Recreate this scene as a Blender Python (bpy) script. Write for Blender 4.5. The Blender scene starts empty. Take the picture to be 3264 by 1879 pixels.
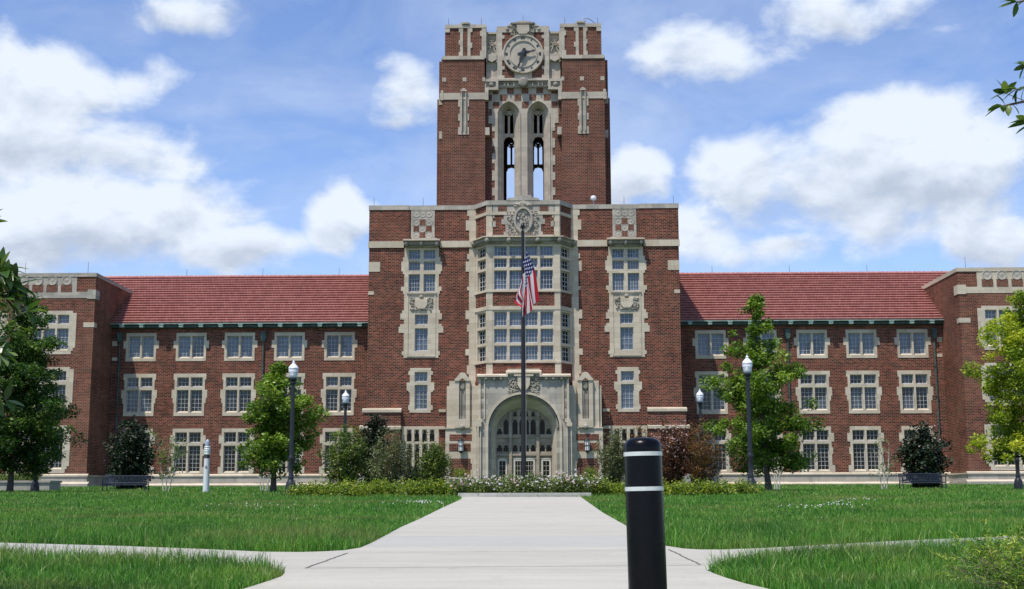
import bpy, bmesh, math, random
import numpy as np
from mathutils import Vector, Matrix
random.seed(7)
R_ = math.radians
C = bpy.context.scene.collection
SC = bpy.context.scene

# ------------------------------------------------------------------ camera
F, PI_, YA, RO = 4033.0, 0.1572, 0.0197, 0.0025
CAM = Vector((1.04, 0.0, 1.0))
_fwd0 = Vector((-math.sin(YA), math.cos(YA), 0)); _r0 = Vector((math.cos(YA), math.sin(YA), 0))
_fwd = _fwd0 * math.cos(PI_) + Vector((0, 0, 1)) * math.sin(PI_)
_up0 = Vector((0, 0, 1)) * math.cos(PI_) - _fwd0 * math.sin(PI_)
_r = _r0 * math.cos(RO) - _up0 * math.sin(RO); _up = _r0 * math.sin(RO) + _up0 * math.cos(RO)
cd = bpy.data.cameras.new('camera'); cam = bpy.data.objects.new('camera', cd); C.objects.link(cam)
cd.sensor_width = 36; cd.lens = 36 * F / 3264; cd.clip_start = 0.1; cd.clip_end = 6000
M3 = Matrix((_r, _up, -_fwd)).transposed()
cam.matrix_world = Matrix.Translation(CAM) @ M3.to_4x4()
SC.camera = cam

# ------------------------------------------------------------------ sun direction, world
SUN = Vector((-0.27, -0.38, 1.0)).normalized()          # towards the sun
EL = math.asin(SUN.z); AZ = math.atan2(SUN.x, SUN.y)
sd = bpy.data.lights.new('sun', 'SUN'); sd.energy = 5.0; sd.angle = R_(0.53); sd.color = (1, 0.955, 0.88)
so = bpy.data.objects.new('sun', sd); C.objects.link(so)
so.rotation_euler = (-SUN).to_track_quat('-Z', 'Y').to_euler()
SC.view_settings.view_transform = 'Standard'; SC.view_settings.look = 'None'
SC.view_settings.exposure = 0.0; SC.view_settings.gamma = 1.0
SC.render.engine = 'CYCLES'

def ray(sx, sy):
    u = (sx - 1632) / F; v = (939.5 - sy) / F
    return (_fwd + _r * u + _up * v).normalized()

class NT:
    def __init__(s, tree): s.t = tree; s.n = tree.nodes; s.l = tree.links
    def node(s, ty, **kw):
        n = s.n.new(ty)
        for k, v in kw.items(): setattr(n, k, v)
        return n
    def put(s, sock, v):
        if isinstance(v, bpy.types.NodeSocket): s.l.new(v, sock)
        elif v is not None: sock.default_value = v
    def m(s, op, a, b=None, c=None, clamp=False):
        n = s.node('ShaderNodeMath', operation=op); n.use_clamp = clamp
        for i, x in enumerate((a, b, c)):
            if x is not None: s.put(n.inputs[i], x)
        return n.outputs[0]
    def mix(s, f, a, b, mode='MIX'):
        n = s.node('ShaderNodeMix', data_type='RGBA', blend_type=mode); n.clamp_factor = True
        s.put(n.inputs[0], f); s.put(n.inputs[6], c4(a)); s.put(n.inputs[7], c4(b))
        return n.outputs[2]
    def noise(s, vec, scale, detail=4, rough=0.55, dist=0.0):
        n = s.node('ShaderNodeTexNoise'); s.put(n.inputs['Vector'], vec)
        n.inputs['Scale'].default_value = scale; n.inputs['Detail'].default_value = detail
        n.inputs['Roughness'].default_value = rough; n.inputs['Distortion'].default_value = dist
        return n.outputs[0]
    def ramp(s, f, stops):
        n = s.node('ShaderNodeValToRGB'); s.put(n.inputs[0], f)
        e = n.color_ramp.elements
        while len(e) < len(stops): e.new(0.5)
        for i, (p, c) in enumerate(stops): e[i].position = p; e[i].color = c4(c)
        return n.outputs[0]
    def mapr(s, f, a, b, c=0.0, d=1.0, smooth=False):
        n = s.node('ShaderNodeMapRange'); n.clamp = True
        if smooth: n.interpolation_type = 'SMOOTHSTEP'
        s.put(n.inputs[0], f)
        for i, x in enumerate((a, b, c, d)): s.put(n.inputs[i + 1], x)
        return n.outputs[0]
    def comb(s, x, y, z=0.0):
        n = s.node('ShaderNodeCombineXYZ')
        for i, v in enumerate((x, y, z)): s.put(n.inputs[i], v)
        return n.outputs[0]
    def sep(s, v):
        n = s.node('ShaderNodeSeparateXYZ'); s.put(n.inputs[0], v); return n.outputs
def c4(v):
    if isinstance(v, (tuple, list)) and len(v) == 3: return (*v, 1.0)
    return v

# ------------------------------------------------------------------ sky with clouds (world)
w = bpy.data.worlds.new('World'); SC.world = w; w.use_nodes = True
t = NT(w.node_tree); t.n.clear()
out = t.node('ShaderNodeOutputWorld'); bg = t.node('ShaderNodeBackground'); bg.inputs[1].default_value = 0.13
t.l.new(bg.outputs[0], out.inputs[0])
sky = t.node('ShaderNodeTexSky', sky_type='NISHITA'); sky.sun_disc = False
sky.sun_elevation = EL; sky.sun_rotation = AZ; sky.altitude = 200; sky.air_density = 1.0; sky.dust_density = 0.4; sky.ozone_density = 1.6
tc = t.node('ShaderNodeTexCoord')
g = tc.outputs['Generated']; X, Y, Z = t.sep(g)[0:3]
az = t.m('ARCTAN2', X, Y); el = t.m('ARCSINE', Z)
# cloud masses: centre and radii in degrees of azimuth and elevation (az, el, raz, rel, weight)
def azel(px, py):
    d = ray(px * 3264 / 2530, py * 3264 / 2530); return math.degrees(math.atan2(d.x, d.y)), math.degrees(math.asin(d.z))
CL = [(110, 190, 220, 150, 1.0), (20, 330, 330, 190, 1.0), (280, 370, 280, 110, .8), (340, 540, 330, 180, 1.0), (560, 630, 260, 100, 1.0), (100, 590, 300, 140, .75),
      (960, 270, 140, 120, .55), (960, 330, 130, 50, .5), (850, 560, 150, 110, .85), (1750, 110, 200, 120, .75), (2230, 350, 280, 170, 1.0),
      (2120, 470, 420, 180, 1.0), (1840, 430, 220, 130, .85), (2400, 420, 200, 190, .9), (1570, 440, 120, 130, .95), (2490, 600, 150, 110, .95), (1950, 590, 180, 70, .7),
      (430, 30, 180, 80, .65), (2080, 40, 260, 90, .55), (1700, 560, 160, 90, .5), (300, 200, 160, 80, .5)]
best = None; low = None
wn = t.node('ShaderNodeTexNoise'); wn.inputs['Scale'].default_value = 9.0; wn.inputs['Detail'].default_value = 3
t.l.new(g, wn.inputs['Vector'])
wx = t.m('MULTIPLY', t.m('SUBTRACT', t.sep(wn.outputs['Color'])[0], 0.5), 0.10)
wy = t.m('MULTIPLY', t.m('SUBTRACT', t.sep(wn.outputs['Color'])[1], 0.5), 0.07)
azw = t.m('ADD', az, wx); elw = t.m('ADD', el, wy)
for (px, py, rx, ry, wt) in CL:
    a, e = azel(px, py); k = math.degrees(3264 / 2530 / F)
    a, e, ra, re = R_(a), R_(e), R_(rx * k), R_(ry * k)
    dx = t.m('DIVIDE', t.m('SUBTRACT', azw, a), ra); dy = t.m('DIVIDE', t.m('SUBTRACT', elw, e), re)
    d2 = t.m('ADD', t.m('MULTIPLY', dx, dx), t.m('MULTIPLY', dy, dy))
    v = t.m('MULTIPLY', t.m('SUBTRACT', 1.0, t.m('SQRT', d2)), wt)
    s_ = t.m('MULTIPLY', t.m('MAXIMUM', v, 0.0), t.m('MAXIMUM', t.m('MULTIPLY', dy, -1.0), -0.3))
    best = v if best is None else t.m('MAXIMUM', best, v)
    low = s_ if low is None else t.m('ADD', low, s_)
vec = t.comb(az, t.m('MULTIPLY', el, 1.5), 0.0)
n1 = t.noise(vec, 11.0, 9, 0.56, 0.2)
add = t.node('ShaderNodeVectorMath', operation='ADD'); t.l.new(vec, add.inputs[0]); add.inputs[1].default_value = (-0.006, 0.024, 0)
n2 = t.noise(add.outputs[0], 11.0, 9, 0.56, 0.2)
gen = t.mapr(t.m('ABSOLUTE', az), 0.5, 0.9); fwd = t.m('SUBTRACT', 1.0, gen)               # cumulus elsewhere in the sky
nb = t.noise(g, 3.2, 7, 0.6)
genv = t.m('MULTIPLY', t.m('MULTIPLY', t.m('SUBTRACT', nb, 0.62), 3.0), gen)
basev = t.m('ADD', t.m('MAXIMUM', best, -0.5), t.m('MAXIMUM', genv, 0.0))
dens = t.m('ADD', basev, t.m('MULTIPLY', t.m('SUBTRACT', n1, 0.5), 1.7))
mask = t.mapr(dens, 0.0, 0.52, smooth=True)
wisp = t.noise(t.comb(az, t.m('MULTIPLY', el, 2.3), 0.3), 5.0, 7, 0.6, 0.6)
wispm = t.m('MULTIPLY', t.m('MULTIPLY', t.mapr(wisp, 0.38, 0.74), 0.40), t.m('MULTIPLY_ADD', fwd, 0.85, 0.15))
mask2 = t.m('MAXIMUM', mask, wispm)
lit = t.m('ADD', 0.82, t.m('MULTIPLY', t.m('SUBTRACT', n1, n2), 3.4))
lit = t.m('SUBTRACT', lit, t.m('MULTIPLY', low, 1.7), clamp=True)
ccol = t.mix(lit, (4.0, 4.6, 5.7), (6.5, 7.1, 8.0))
skyt = t.mix(1.0, sky.outputs[0], (1.14, 1.20, 1.45), 'MULTIPLY')
lp = t.mix(mask2, skyt, ccol)
t.l.new(lp, bg.inputs[0])

# ------------------------------------------------------------------ geometry helpers
def at(sx, sy, Y):
    d = ray(sx, sy); k = (Y - CAM.y) / d.y
    return CAM.x + d.x * k, CAM.z + d.z * k
ZM = {1: (1380, 50, 2.387), 2: (1160, 620, 2.511), 3: (1660, 620, 2.511), 4: (1160, 1100, 2.911), 5: (1660, 1100, 2.911),
      6: (0, 820, 1.867), 7: (560, 820, 1.867), 8: (2150, 820, 1.867), 9: (2700, 820, 1.867), 'p': (0, 0, .775138)}
def zs(k, x, y): a, b, s = ZM[k]; return a + x / s, b + y / s
def zat(k, x, y, Y): return at(*zs(k, x, y), Y)
def RR(k, x0, y0, x1, y1, Y):
    ym = (y0 + y1) / 2
    return (zat(k, x0, ym, Y)[0], zat(k, x1, ym, Y)[0], zat(k, (x0 + x1) / 2, y1, Y)[1], zat(k, (x0 + x1) / 2, y0, Y)[1])
def MIR(r): return (-r[1], -r[0], r[2], r[3])
def ground(y):
    if y <= 38: return .0238 * y
    if y <= 46:
        s = (y - 38) / 8; return .0238 * 38 + 8 * (.0238 * s - (.0238 - .0116) * s * s / 2)
    if y <= 130: return .0238 * 38 + 8 * (.0238 + .0116) / 2 + .0116 * (y - 46)
    return ground(130)
def G(px, py):                     # photo point on the ground (2530-wide picture units)
    d = ray(px * 3264 / 2530, py * 3264 / 2530); k = 5.0
    for _ in range(4000):
        y = d.y * k; z = CAM.z + d.z * k
        if z <= ground(y): break
        k += 0.03
    return Vector((CAM.x + d.x * k, d.y * k, ground(d.y * k)))
def onY(px, py, Y):                # photo point at distance Y
    x, z = zat('p', px, py, Y); return Vector((x, Y, z))

class MB:
    def __init__(s): s.v = []; s.f = []; s.a = []
    def quad(s, *p):
        b = len(s.v); s.v.extend([tuple(q) for q in p]); s.f.append(tuple(range(b, b + len(p))))
    def box(s, x0, x1, y0, y1, z0, z1):
        if x0 > x1: x0, x1 = x1, x0
        if z0 > z1: z0, z1 = z1, z0
        b = len(s.v)
        s.v += [(x0, y0, z0), (x1, y0, z0), (x1, y1, z0), (x0, y1, z0), (x0, y0, z1), (x1, y0, z1), (x1, y1, z1), (x0, y1, z1)]
        for q in ((0, 3, 2, 1), (4, 5, 6, 7), (0, 1, 5, 4), (1, 2, 6, 5), (2, 3, 7, 6), (3, 0, 4, 7)): s.f.append(tuple(b + i for i in q))
        return s
    def prism(s, pts, y0, y1):      # polygon in x,z extruded along y
        b = len(s.v); n = len(pts)
        s.v += [(x, y0, z) for x, z in pts] + [(x, y1, z) for x, z in pts]
        s.f.append(tuple(range(b, b + n))); s.f.append(tuple(range(b + 2 * n - 1, b + n - 1, -1)))
        for i in range(n): j = (i + 1) % n; s.f.append((b + i, b + n + i, b + n + j, b + j))
        return s
    def flat(s, pts, z0, z1):       # polygon in x,y extruded along z
        b = len(s.v); n = len(pts)
        s.v += [(x, y, z0) for x, y in pts] + [(x, y, z1) for x, y in pts]
        s.f.append(tuple(range(b, b + n))); s.f.append(tuple(range(b + 2 * n - 1, b + n - 1, -1)))
        for i in range(n): j = (i + 1) % n; s.f.append((b + i, b + j, b + n + j, b + n + i))
        return s
    def wedge(s, x0, x1, yf, yb, z0, z1):   # sloped weathering: rises from its front edge to the wall
        x0, x1 = min(x0, x1), max(x0, x1); b = len(s.v)
        s.v += [(x0, yf, z0), (x1, yf, z0), (x1, yb, z0), (x0, yb, z0), (x0, yb, z1), (x1, yb, z1)]
        for q in ((0, 1, 5, 4), (0, 3, 2, 1), (0, 4, 3), (1, 2, 5), (3, 4, 5, 2)): s.f.append(tuple(b + i for i in q))
        return s
    def loft(s, A, ya, B, yb):
        b = len(s.v); n = len(A)
        s.v += [(x, ya, z) for x, z in A] + [(x, yb, z) for x, z in B]
        for i in range(n - 1): s.f.append((b + i, b + i + 1, b + n + i + 1, b + n + i))
        return s
    def cells(s, fill, holes, y0, y1, back=False):
        q = lambda v: round(v, 4)
        xs = sorted({q(v) for r in fill + holes for v in r[:2]}); zs_ = sorted({q(v) for r in fill + holes for v in r[2:]})
        def inn(x, z, L): return any(r[0] < x < r[1] and r[2] < z < r[3] for r in L)
        nx, nz = len(xs) - 1, len(zs_) - 1
        occ = [[False] * nz for _ in range(nx)]
        for i in range(nx):
            for j in range(nz):
                x = (xs[i] + xs[i + 1]) / 2; z = (zs_[j] + zs_[j + 1]) / 2
                occ[i][j] = inn(x, z, fill) and not inn(x, z, holes)
        g_ = lambda i, j: 0 <= i < nx and 0 <= j < nz and occ[i][j]
        for i in range(nx):
            for j in range(nz):
                if not occ[i][j]: continue
                a, b, c, d = xs[i], xs[i + 1], zs_[j], zs_[j + 1]
                s.quad((a, y0, c), (b, y0, c), (b, y0, d), (a, y0, d))
                if back: s.quad((b, y1, c), (a, y1, c), (a, y1, d), (b, y1, d))
                if not g_(i - 1, j): s.quad((a, y1, c), (a, y0, c), (a, y0, d), (a, y1, d))
                if not g_(i + 1, j): s.quad((b, y0, c), (b, y1, c), (b, y1, d), (b, y0, d))
                if not g_(i, j - 1): s.quad((a, y1, c), (b, y1, c), (b, y0, c), (a, y0, c))
                if not g_(i, j + 1): s.quad((a, y0, d), (b, y0, d), (b, y1, d), (a, y1, d))
        return s
    def tube(s, p, q, r0, r1=None, n=8, cap=True):
        r1 = r0 if r1 is None else r1
        p, q = Vector(p), Vector(q); d = (q - p)
        if d.length < 1e-6: return s
        d.normalize(); a = d.orthogonal().normalized(); c = d.cross(a); b = len(s.v)
        for (o, r) in ((p, r0), (q, r1)):
            for i in range(n):
                t_ = 2 * math.pi * i / n; s.v.append(tuple(o + a * (r * math.cos(t_)) + c * (r * math.sin(t_))))
        for i in range(n): j = (i + 1) % n; s.f.append((b + i, b + j, b + n + j, b + n + i))
        if cap: s.f.append(tuple(range(b + n - 1, b - 1, -1))); s.f.append(tuple(range(b + n, b + 2 * n)))
        return s
    def path(s, pts, rad, n=7):
        for i in range(len(pts) - 1): s.tube(pts[i], pts[i + 1], rad[i], rad[i + 1], n, cap=(i == len(pts) - 2))
        return s
    def lathe(s, prof, n=20, c=(0, 0), axis='z', cy=0):
        b = len(s.v); k = len(prof)
        for (r, z) in prof:
            for i in range(n):
                a = 2 * math.pi * i / n
                if axis == 'z': s.v.append((c[0] + r * math.cos(a), c[1] + r * math.sin(a), z))
                else: s.v.append((c[0] + r * math.cos(a), z, c[1] + r * math.sin(a)))      # axis y
        for j in range(k - 1):
            for i in range(n):
                i2 = (i + 1) % n; s.f.append((b + j * n + i, b + j * n + i2, b + (j + 1) * n + i2, b + (j + 1) * n + i))
        s.f.append(tuple(b + i for i in range(n - 1, -1, -1))); s.f.append(tuple(b + (k - 1) * n + i for i in range(n)))
        return s
    def blob(s, c, r, n=6, m=4):
        b = len(s.v)
        for j in range(m + 1):
            ph = math.pi * j / m
            for i in range(n):
                a = 2 * math.pi * i / n; s.v.append((c[0] + r[0] * math.sin(ph) * math.cos(a), c[1] + r[1] * math.sin(ph) * math.sin(a), c[2] + r[2] * math.cos(ph)))
        for j in range(m):
            for i in range(n): i2 = (i + 1) % n; s.f.append((b + j * n + i, b + (j + 1) * n + i, b + (j + 1) * n + i2, b + j * n + i2))
        return s
    def mirror(s):
        b = len(s.v); nf = len(s.f)
        s.v += [(-x, y, z) for x, y, z in s.v[:b]]; s.f += [tuple(b + i for i in reversed(f)) for f in s.f[:nf]]
        return s

def setp(o, label=None, cat=None, group=None, kind=None):
    if label: o['label'] = label
    if cat: o['category'] = cat
    if group: o['group'] = group
    if kind: o['kind'] = kind
    return o
def obj(name, mb, m, parent=None, world=True, smooth=False, fix=True):
    me = bpy.data.meshes.new(name); me.from_pydata(mb.v, [], mb.f)
    if fix:
        bm = bmesh.new(); bm.from_mesh(me); bmesh.ops.recalc_face_normals(bm, faces=bm.faces); bm.to_mesh(me); bm.free()
    if smooth:
        me.polygons.foreach_set('use_smooth', [True] * len(me.polygons))
        try: me.set_sharp_from_angle(angle=R_(40))
        except Exception: pass
    me.materials.append(m)
    o = bpy.data.objects.new(name, me); C.objects.link(o)
    if parent:
        o.parent = parent
        if world:
            p = parent; v = Vector((0, 0, 0))
            while p: v += p.location; p = p.parent
            o.location = -v
    return o
def thing(name, label, cat, loc=(0, 0, 0), rz=0, group=None):
    o = bpy.data.objects.new(name, None); C.objects.link(o); o.location = loc; o.rotation_euler = (0, 0, rz)
    o.empty_display_size = .3
    return setp(o, label, cat, group)
def dup(root, loc, rz=None, label=None, sc=None):
    r = root.copy(); C.objects.link(r); r.location = loc
    if rz is not None: r.rotation_euler = (0, 0, rz)
    if label: r['label'] = label
    if sc: r.scale = sc
    def rec(a, b):
        for ch in a.children:
            c = ch.copy(); C.objects.link(c); c.parent = b; rec(ch, c)
    rec(root, r); return r

# ------------------------------------------------------------------ materials
def mat(name, col=(.5, .5, .5), rough=.7, metal=0, spec=.5, build=None, bump=None):
    m = bpy.data.materials.new(name); m.use_nodes = True; t = NT(m.node_tree)
    b = t.n['Principled BSDF']; b.inputs['Base Color'].default_value = c4(col); b.inputs['Roughness'].default_value = rough
    b.inputs['Metallic'].default_value = metal; b.inputs['Specular IOR Level'].default_value = spec
    if build: build(t, b)
    return m
def ocoord(t): return t.node('ShaderNodeTexCoord').outputs['Object']
def setbump(t, b, h, dist=.02, st=.6):
    n = t.node('ShaderNodeBump'); n.inputs['Distance'].default_value = dist; n.inputs['Strength'].default_value = st
    t.l.new(h, n.inputs['Height']); t.l.new(n.outputs[0], b.inputs['Normal'])
def brickmat(name, vertical=False, pale=0.0, tower=False):
    def bd(t, b):
        o = ocoord(t); x, y, z = t.sep(o)[0:3]
        u = t.m('ADD', x, y)
        v = t.comb(z, u) if vertical else t.comb(u, z)
        br = t.node('ShaderNodeTexBrick'); t.l.new(v, br.inputs['Vector'])
        br.offset = .5; br.inputs['Scale'].default_value = 1; br.inputs['Brick Width'].default_value = .33 if not vertical else .24
        br.inputs['Row Height'].default_value = .126 if not vertical else .1; br.inputs['Mortar Size'].default_value = .016; br.inputs['Mortar Smooth'].default_value = .15
        br.inputs['Color1'].default_value = (0, 0, 0, 1); br.inputs['Color2'].default_value = (1, 1, 1, 1); br.inputs['Mortar'].default_value = (.5, .5, .5, 1)
        rnd = t.sep(br.outputs['Color'])[0]
        big = t.noise(o, .35, 4, .6); mid = t.noise(t.comb(t.m('MULTIPLY', u, .5), t.m('MULTIPLY', z, 2.2)), 1.6, 3, .6)
        f = t.m('ADD', t.m('MULTIPLY', rnd, .55), t.m('MULTIPLY', mid, .45))
        col = t.ramp(f, [(.12, (.022, .010, .009)), (.38, (.100, .0265, .0195)), (.60, (.172, .040, .027)), (.88, (.295, .082, .048))])
        if tower: col = t.mix(.45, col, (.135, .055, .040))
        mor = t.mix(big, (.235, .155, .105), (.36, .25, .17))
        c = t.mix(br.outputs['Fac'], col, mor)
        # weathering: broad tone changes and a few soot runs
        c = t.mix(t.mapr(big, .38, .72, 0, .45), c, (.30, .155, .10), 'MIX') if pale else c
        st = t.noise(t.comb(t.m('MULTIPLY', u, 1.2), t.m('MULTIPLY', z, .16), 4.0), 1.0, 5, .65)
        c = t.mix(t.mapr(st, .50, .76, 0, .6), c, (.45, .42, .42), 'MULTIPLY')
        pt = t.noise(t.comb(t.m('MULTIPLY', u, .45), t.m('MULTIPLY', z, .8), 7.0), 1.0, 5, .7)
        c = t.mix(t.mapr(pt, .38, .62, 0, .6), c, (.60, .60, .66), 'MULTIPLY')
        t.l.new(c, b.inputs['Base Color'])
        setbump(t, b, t.m('SUBTRACT', 1.0, br.outputs['Fac']), .012, .5)
    return mat(name, rough=.95, spec=.08, build=bd)
def stonemat(name, c1, c2, bw=1.05, rh=.42, stain=.35):
    def bd(t, b):
        o = ocoord(t); x, y, z = t.sep(o)[0:3]; u = t.m('ADD', x, y)
        br = t.node('ShaderNodeTexBrick'); t.l.new(t.comb(u, z), br.inputs['Vector'])
        br.inputs['Scale'].default_value = 1; br.inputs['Brick Width'].default_value = bw; br.inputs['Row Height'].default_value = rh
        br.inputs['Mortar Size'].default_value = .011; br.inputs['Mortar Smooth'].default_value = .3
        br.inputs['Color1'].default_value = (0, 0, 0, 1); br.inputs['Color2'].default_value = (1, 1, 1, 1)
        n = t.noise(o, 1.3, 6, .62); blk = t.sep(br.outputs['Color'])[0]
        f = t.m('ADD', t.m('MULTIPLY', n, .6), t.m('MULTIPLY', blk, .4))
        c = t.mix(t.mapr(f, .2, .8), c1, c2)
        st = t.noise(t.comb(t.m('MULTIPLY', u, 2.6), t.m('MULTIPLY', z, .5), y), 1.0, 6, .7)
        c = t.mix(t.mapr(st, .5, .8, 0, stain), c, (.50, .49, .47), 'MULTIPLY')
        c = t.mix(t.m('MULTIPLY', br.outputs['Fac'], .45), c, (.30, .27, .22))
        t.l.new(c, b.inputs['Base Color'])
        setbump(t, b, t.noise(o, 14, 5, .6), .012, .5)
    return mat(name, rough=.92, spec=.1, build=bd)
BRICK = brickmat('brick'); BRICKV = brickmat('brick_soldier', True); BRICKP = brickmat('brick_pavilion', pale=1.0); BRICKT = brickmat('brick_tower', tower=True)
STONE = stonemat('limestone', (.445, .375, .275), (.62, .535, .41), stain=.3)
STONEG = stonemat('weathered_limestone', (.295, .27, .23), (.50, .445, .365), stain=.6)
STONET = stonemat('tower_limestone', (.36, .315, .25), (.53, .465, .37), stain=.4)
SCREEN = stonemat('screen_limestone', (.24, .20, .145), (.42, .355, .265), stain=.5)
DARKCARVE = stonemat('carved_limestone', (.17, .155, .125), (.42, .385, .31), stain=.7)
def tile_b(t, b):
    o = ocoord(t); x, y, z = t.sep(o)[0:3]
    br = t.node('ShaderNodeTexBrick'); t.l.new(t.comb(x, t.m('MULTIPLY', z, 1.0)), br.inputs['Vector']); br.inputs['Scale'].default_value = 1
    br.inputs['Brick Width'].default_value = .27; br.inputs['Row Height'].default_value = (19.4 - 15.3) / 15; br.inputs['Mortar Size'].default_value = .02
    br.inputs['Color1'].default_value = (0, 0, 0, 1); br.inputs['Color2'].default_value = (1, 1, 1, 1); br.inputs['Mortar Smooth'].default_value = .5
    n = t.noise(o, .5, 5, .6); r = t.sep(br.outputs['Color'])[0]
    f = t.m('ADD', t.m('MULTIPLY', r, .6), t.m('MULTIPLY', n, .4))
    c = t.ramp(f, [(.1, (.36, .150, .130)), (.5, (.43, .19, .168)), (.9, (.50, .24, .21))])
    c = t.mix(t.m('MULTIPLY', br.outputs['Fac'], .5), c, (.12, .035, .03))
    st = t.noise(t.comb(t.m('MULTIPLY', x, .7), t.m('MULTIPLY', z, .12)), 1.0, 6, .7)
    c = t.mix(t.mapr(st, .5, .8, 0, .35), c, (.66, .60, .58), 'MULTIPLY')
    t.l.new(c, b.inputs['Base Color'])
TILE = mat('roof_tile', rough=.65, spec=.35, build=tile_b)
def noisy(name, c1, c2, scale=3, rough=.7, metal=0, spec=.4, bump=0, bs=20):
    def bd(t, b):
        o = ocoord(t); n = t.noise(o, scale, 6, .6)
        t.l.new(t.mix(t.mapr(n, .3, .7), c1, c2), b.inputs['Base Color'])
        if bump: setbump(t, b, t.noise(o, bs, 4, .6), bump, .6)
    return mat(name, rough=rough, metal=metal, spec=spec, build=bd)
COPPER = noisy('patinated_copper', (.17, .27, .235), (.36, .46, .41), 2.5, .6)
COPPERD = noisy('dark_copper', (.025, .05, .045), (.07, .13, .115), 2.5, .6)
SASH = noisy('painted_sash', (.40, .40, .38), (.54, .54, .52), 2, .5)
DOORM = noisy('cream_door_paint', (.50, .45, .36), (.62, .57, .46), 2, .55)
BLACK = noisy('black_metal', (.010, .012, .016), (.022, .024, .03), 8, .42, .0, .5)
BENCHM = noisy('bench_coating', (.015, .02, .035), (.035, .045, .07), 8, .35)
GREYM = mat('grey_metal', (.35, .35, .36), .4, .6)
def glassmat(name, base, cur, amt, seed, spec=.9):
    def bd(t, b):
        o = ocoord(t); x, y, z = t.sep(o)[0:3]
        vo = t.node('ShaderNodeTexVoronoi'); t.l.new(t.comb(t.m('MULTIPLY', x, .62), seed, t.m('MULTIPLY', z, .5)), vo.inputs['Vector']); vo.inputs['Scale'].default_value = 1
        r = t.sep(vo.outputs['Color'])[0]
        fold = t.noise(t.comb(t.m('MULTIPLY', x, 9), 0, t.m('MULTIPLY', z, .3)), 1.0, 3, .6)
        patch = t.noise(t.comb(x, seed, z), 1.4, 4, .6)
        k = t.m('MULTIPLY', t.mapr(r, 1 - amt - .1, 1 - amt + .1), t.mapr(fold, .3, .7, .45, 1.0))
        k = t.m('MULTIPLY', k, t.mapr(patch, .35, .55, .5, 1.0))
        t.l.new(t.mix(k, base, cur), b.inputs['Base Color'])
        setbump(t, b, t.noise(o, 3.0, 2, .5), .01, .25)
    m = mat(name, rough=.06, spec=spec, build=bd); m.node_tree.nodes['Principled BSDF'].inputs['IOR'].default_value = 1.55
    return m
GL_TOP = glassmat('pane_with_curtains', (.022, .028, .040), (.125, .16, .215), .8, 1.0, .55)
GL_MID = glassmat('pane_half_curtained', (.008, .008, .009), (.11, .13, .16), .38, 4.0, .35)
GL_DARK = glassmat('pane_dark', (.006, .006, .006), (.04, .042, .045), .12, 9.0, .2)
GL_BACK = glassmat('pane_black', (.006, .006, .006), (.015, .015, .015), .1, 9.0, .12)

# ------------------------------------------------------------------ ground
lg = lambda: None
def lawn_b(t, b):
    o = ocoord(t); n = t.noise(o, .35, 6, .65); n2 = t.noise(o, 6, 5, .7)
    c = t.mix(t.mapr(n, .3, .7), (.022, .060, .010), (.045, .105, .018))
    c = t.mix(t.mapr(n2, .45, .8, 0, .6), c, (.10, .10, .035))
    t.l.new(c, b.inputs['Base Color'])
LAWN = mat('lawn_soil', rough=.95, spec=.1, build=lawn_b)
mb = MB(); ys = [-30, -10, 0, 10, 20, 30, 38] + [38 + i * .8 for i in range(1, 11)] + [60, 80, 100, 130, 200, 500, 1500]
for i in range(len(ys) - 1):
    for (xa, xb) in ((-1200, -60), (-60, 60), (60, 1200)):
        mb.quad((xa, ys[i], ground(max(ys[i], 0))), (xb, ys[i], ground(max(ys[i], 0))), (xb, ys[i + 1], ground(ys[i + 1])), (xa, ys[i + 1], ground(ys[i + 1])))
setp(obj('lawn', mb, LAWN, fix=False), 'green campus lawn rising gently towards the brick hall', 'lawn', kind='structure')

z3 = lambda x, y: (x / 1.55 * .775138, (1500 + y / 1.55) * .775138)
z4 = lambda x, y: ((1632 + x / 1.55) * .775138, (1500 + y / 1.55) * .775138)
left_up = [(1140, 1231)] + [z3(*q) for q in ((2280, 148), (2180, 195), (2080, 246), (1980, 292), (1890, 342), (1830, 375), (1780, 397), (1700, 410), (1600, 416), (1480, 420), (1300, 418), (1000, 404), (600, 388), (0, 371), (-700, 350))]
left_lo = [z3(*q) for q in ((-700, 425), (0, 436), (400, 448), (800, 462), (1150, 480), (1320, 494), (1390, 510), (1408, 526), (1390, 545), (1330, 566), (1260, 590), (1160, 622))]
right_lo = [z4(*q) for q in ((1420, 650), (1280, 612), (1150, 580), (1060, 553), (1000, 530), (965, 514), (990, 495), (1050, 476), (1200, 450), (1500, 426), (2000, 402), (2530, 382), (3300, 350))]
right_up = [z4(*q) for q in ((3300, 302), (2530, 336), (2000, 358), (1500, 385), (1200, 401), (1050, 407), (930, 407), (850, 402), (760, 388), (690, 360), (560, 282), (450, 218), (343, 140))] + [(1437, 1231)]
P2 = [G(*q) for q in left_up] + [G(*q) for q in left_lo]
a = P2[-1]; b_ = G(*right_lo[0])
P2 += [Vector((a.x - .8, 9, 0)), Vector((a.x - 1.4, 3, 0)), Vector((a.x - 1.6, -8, 0)), Vector((b_.x + 2.2, -8, 0)), Vector((b_.x + 1.6, 3, 0)), Vector((b_.x + .9, 9, 0))]
P2 += [G(*q) for q in right_lo] + [G(*q) for q in right_up]
PATHPOLY = np.array([(p.x, p.y) for p in P2])
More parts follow.
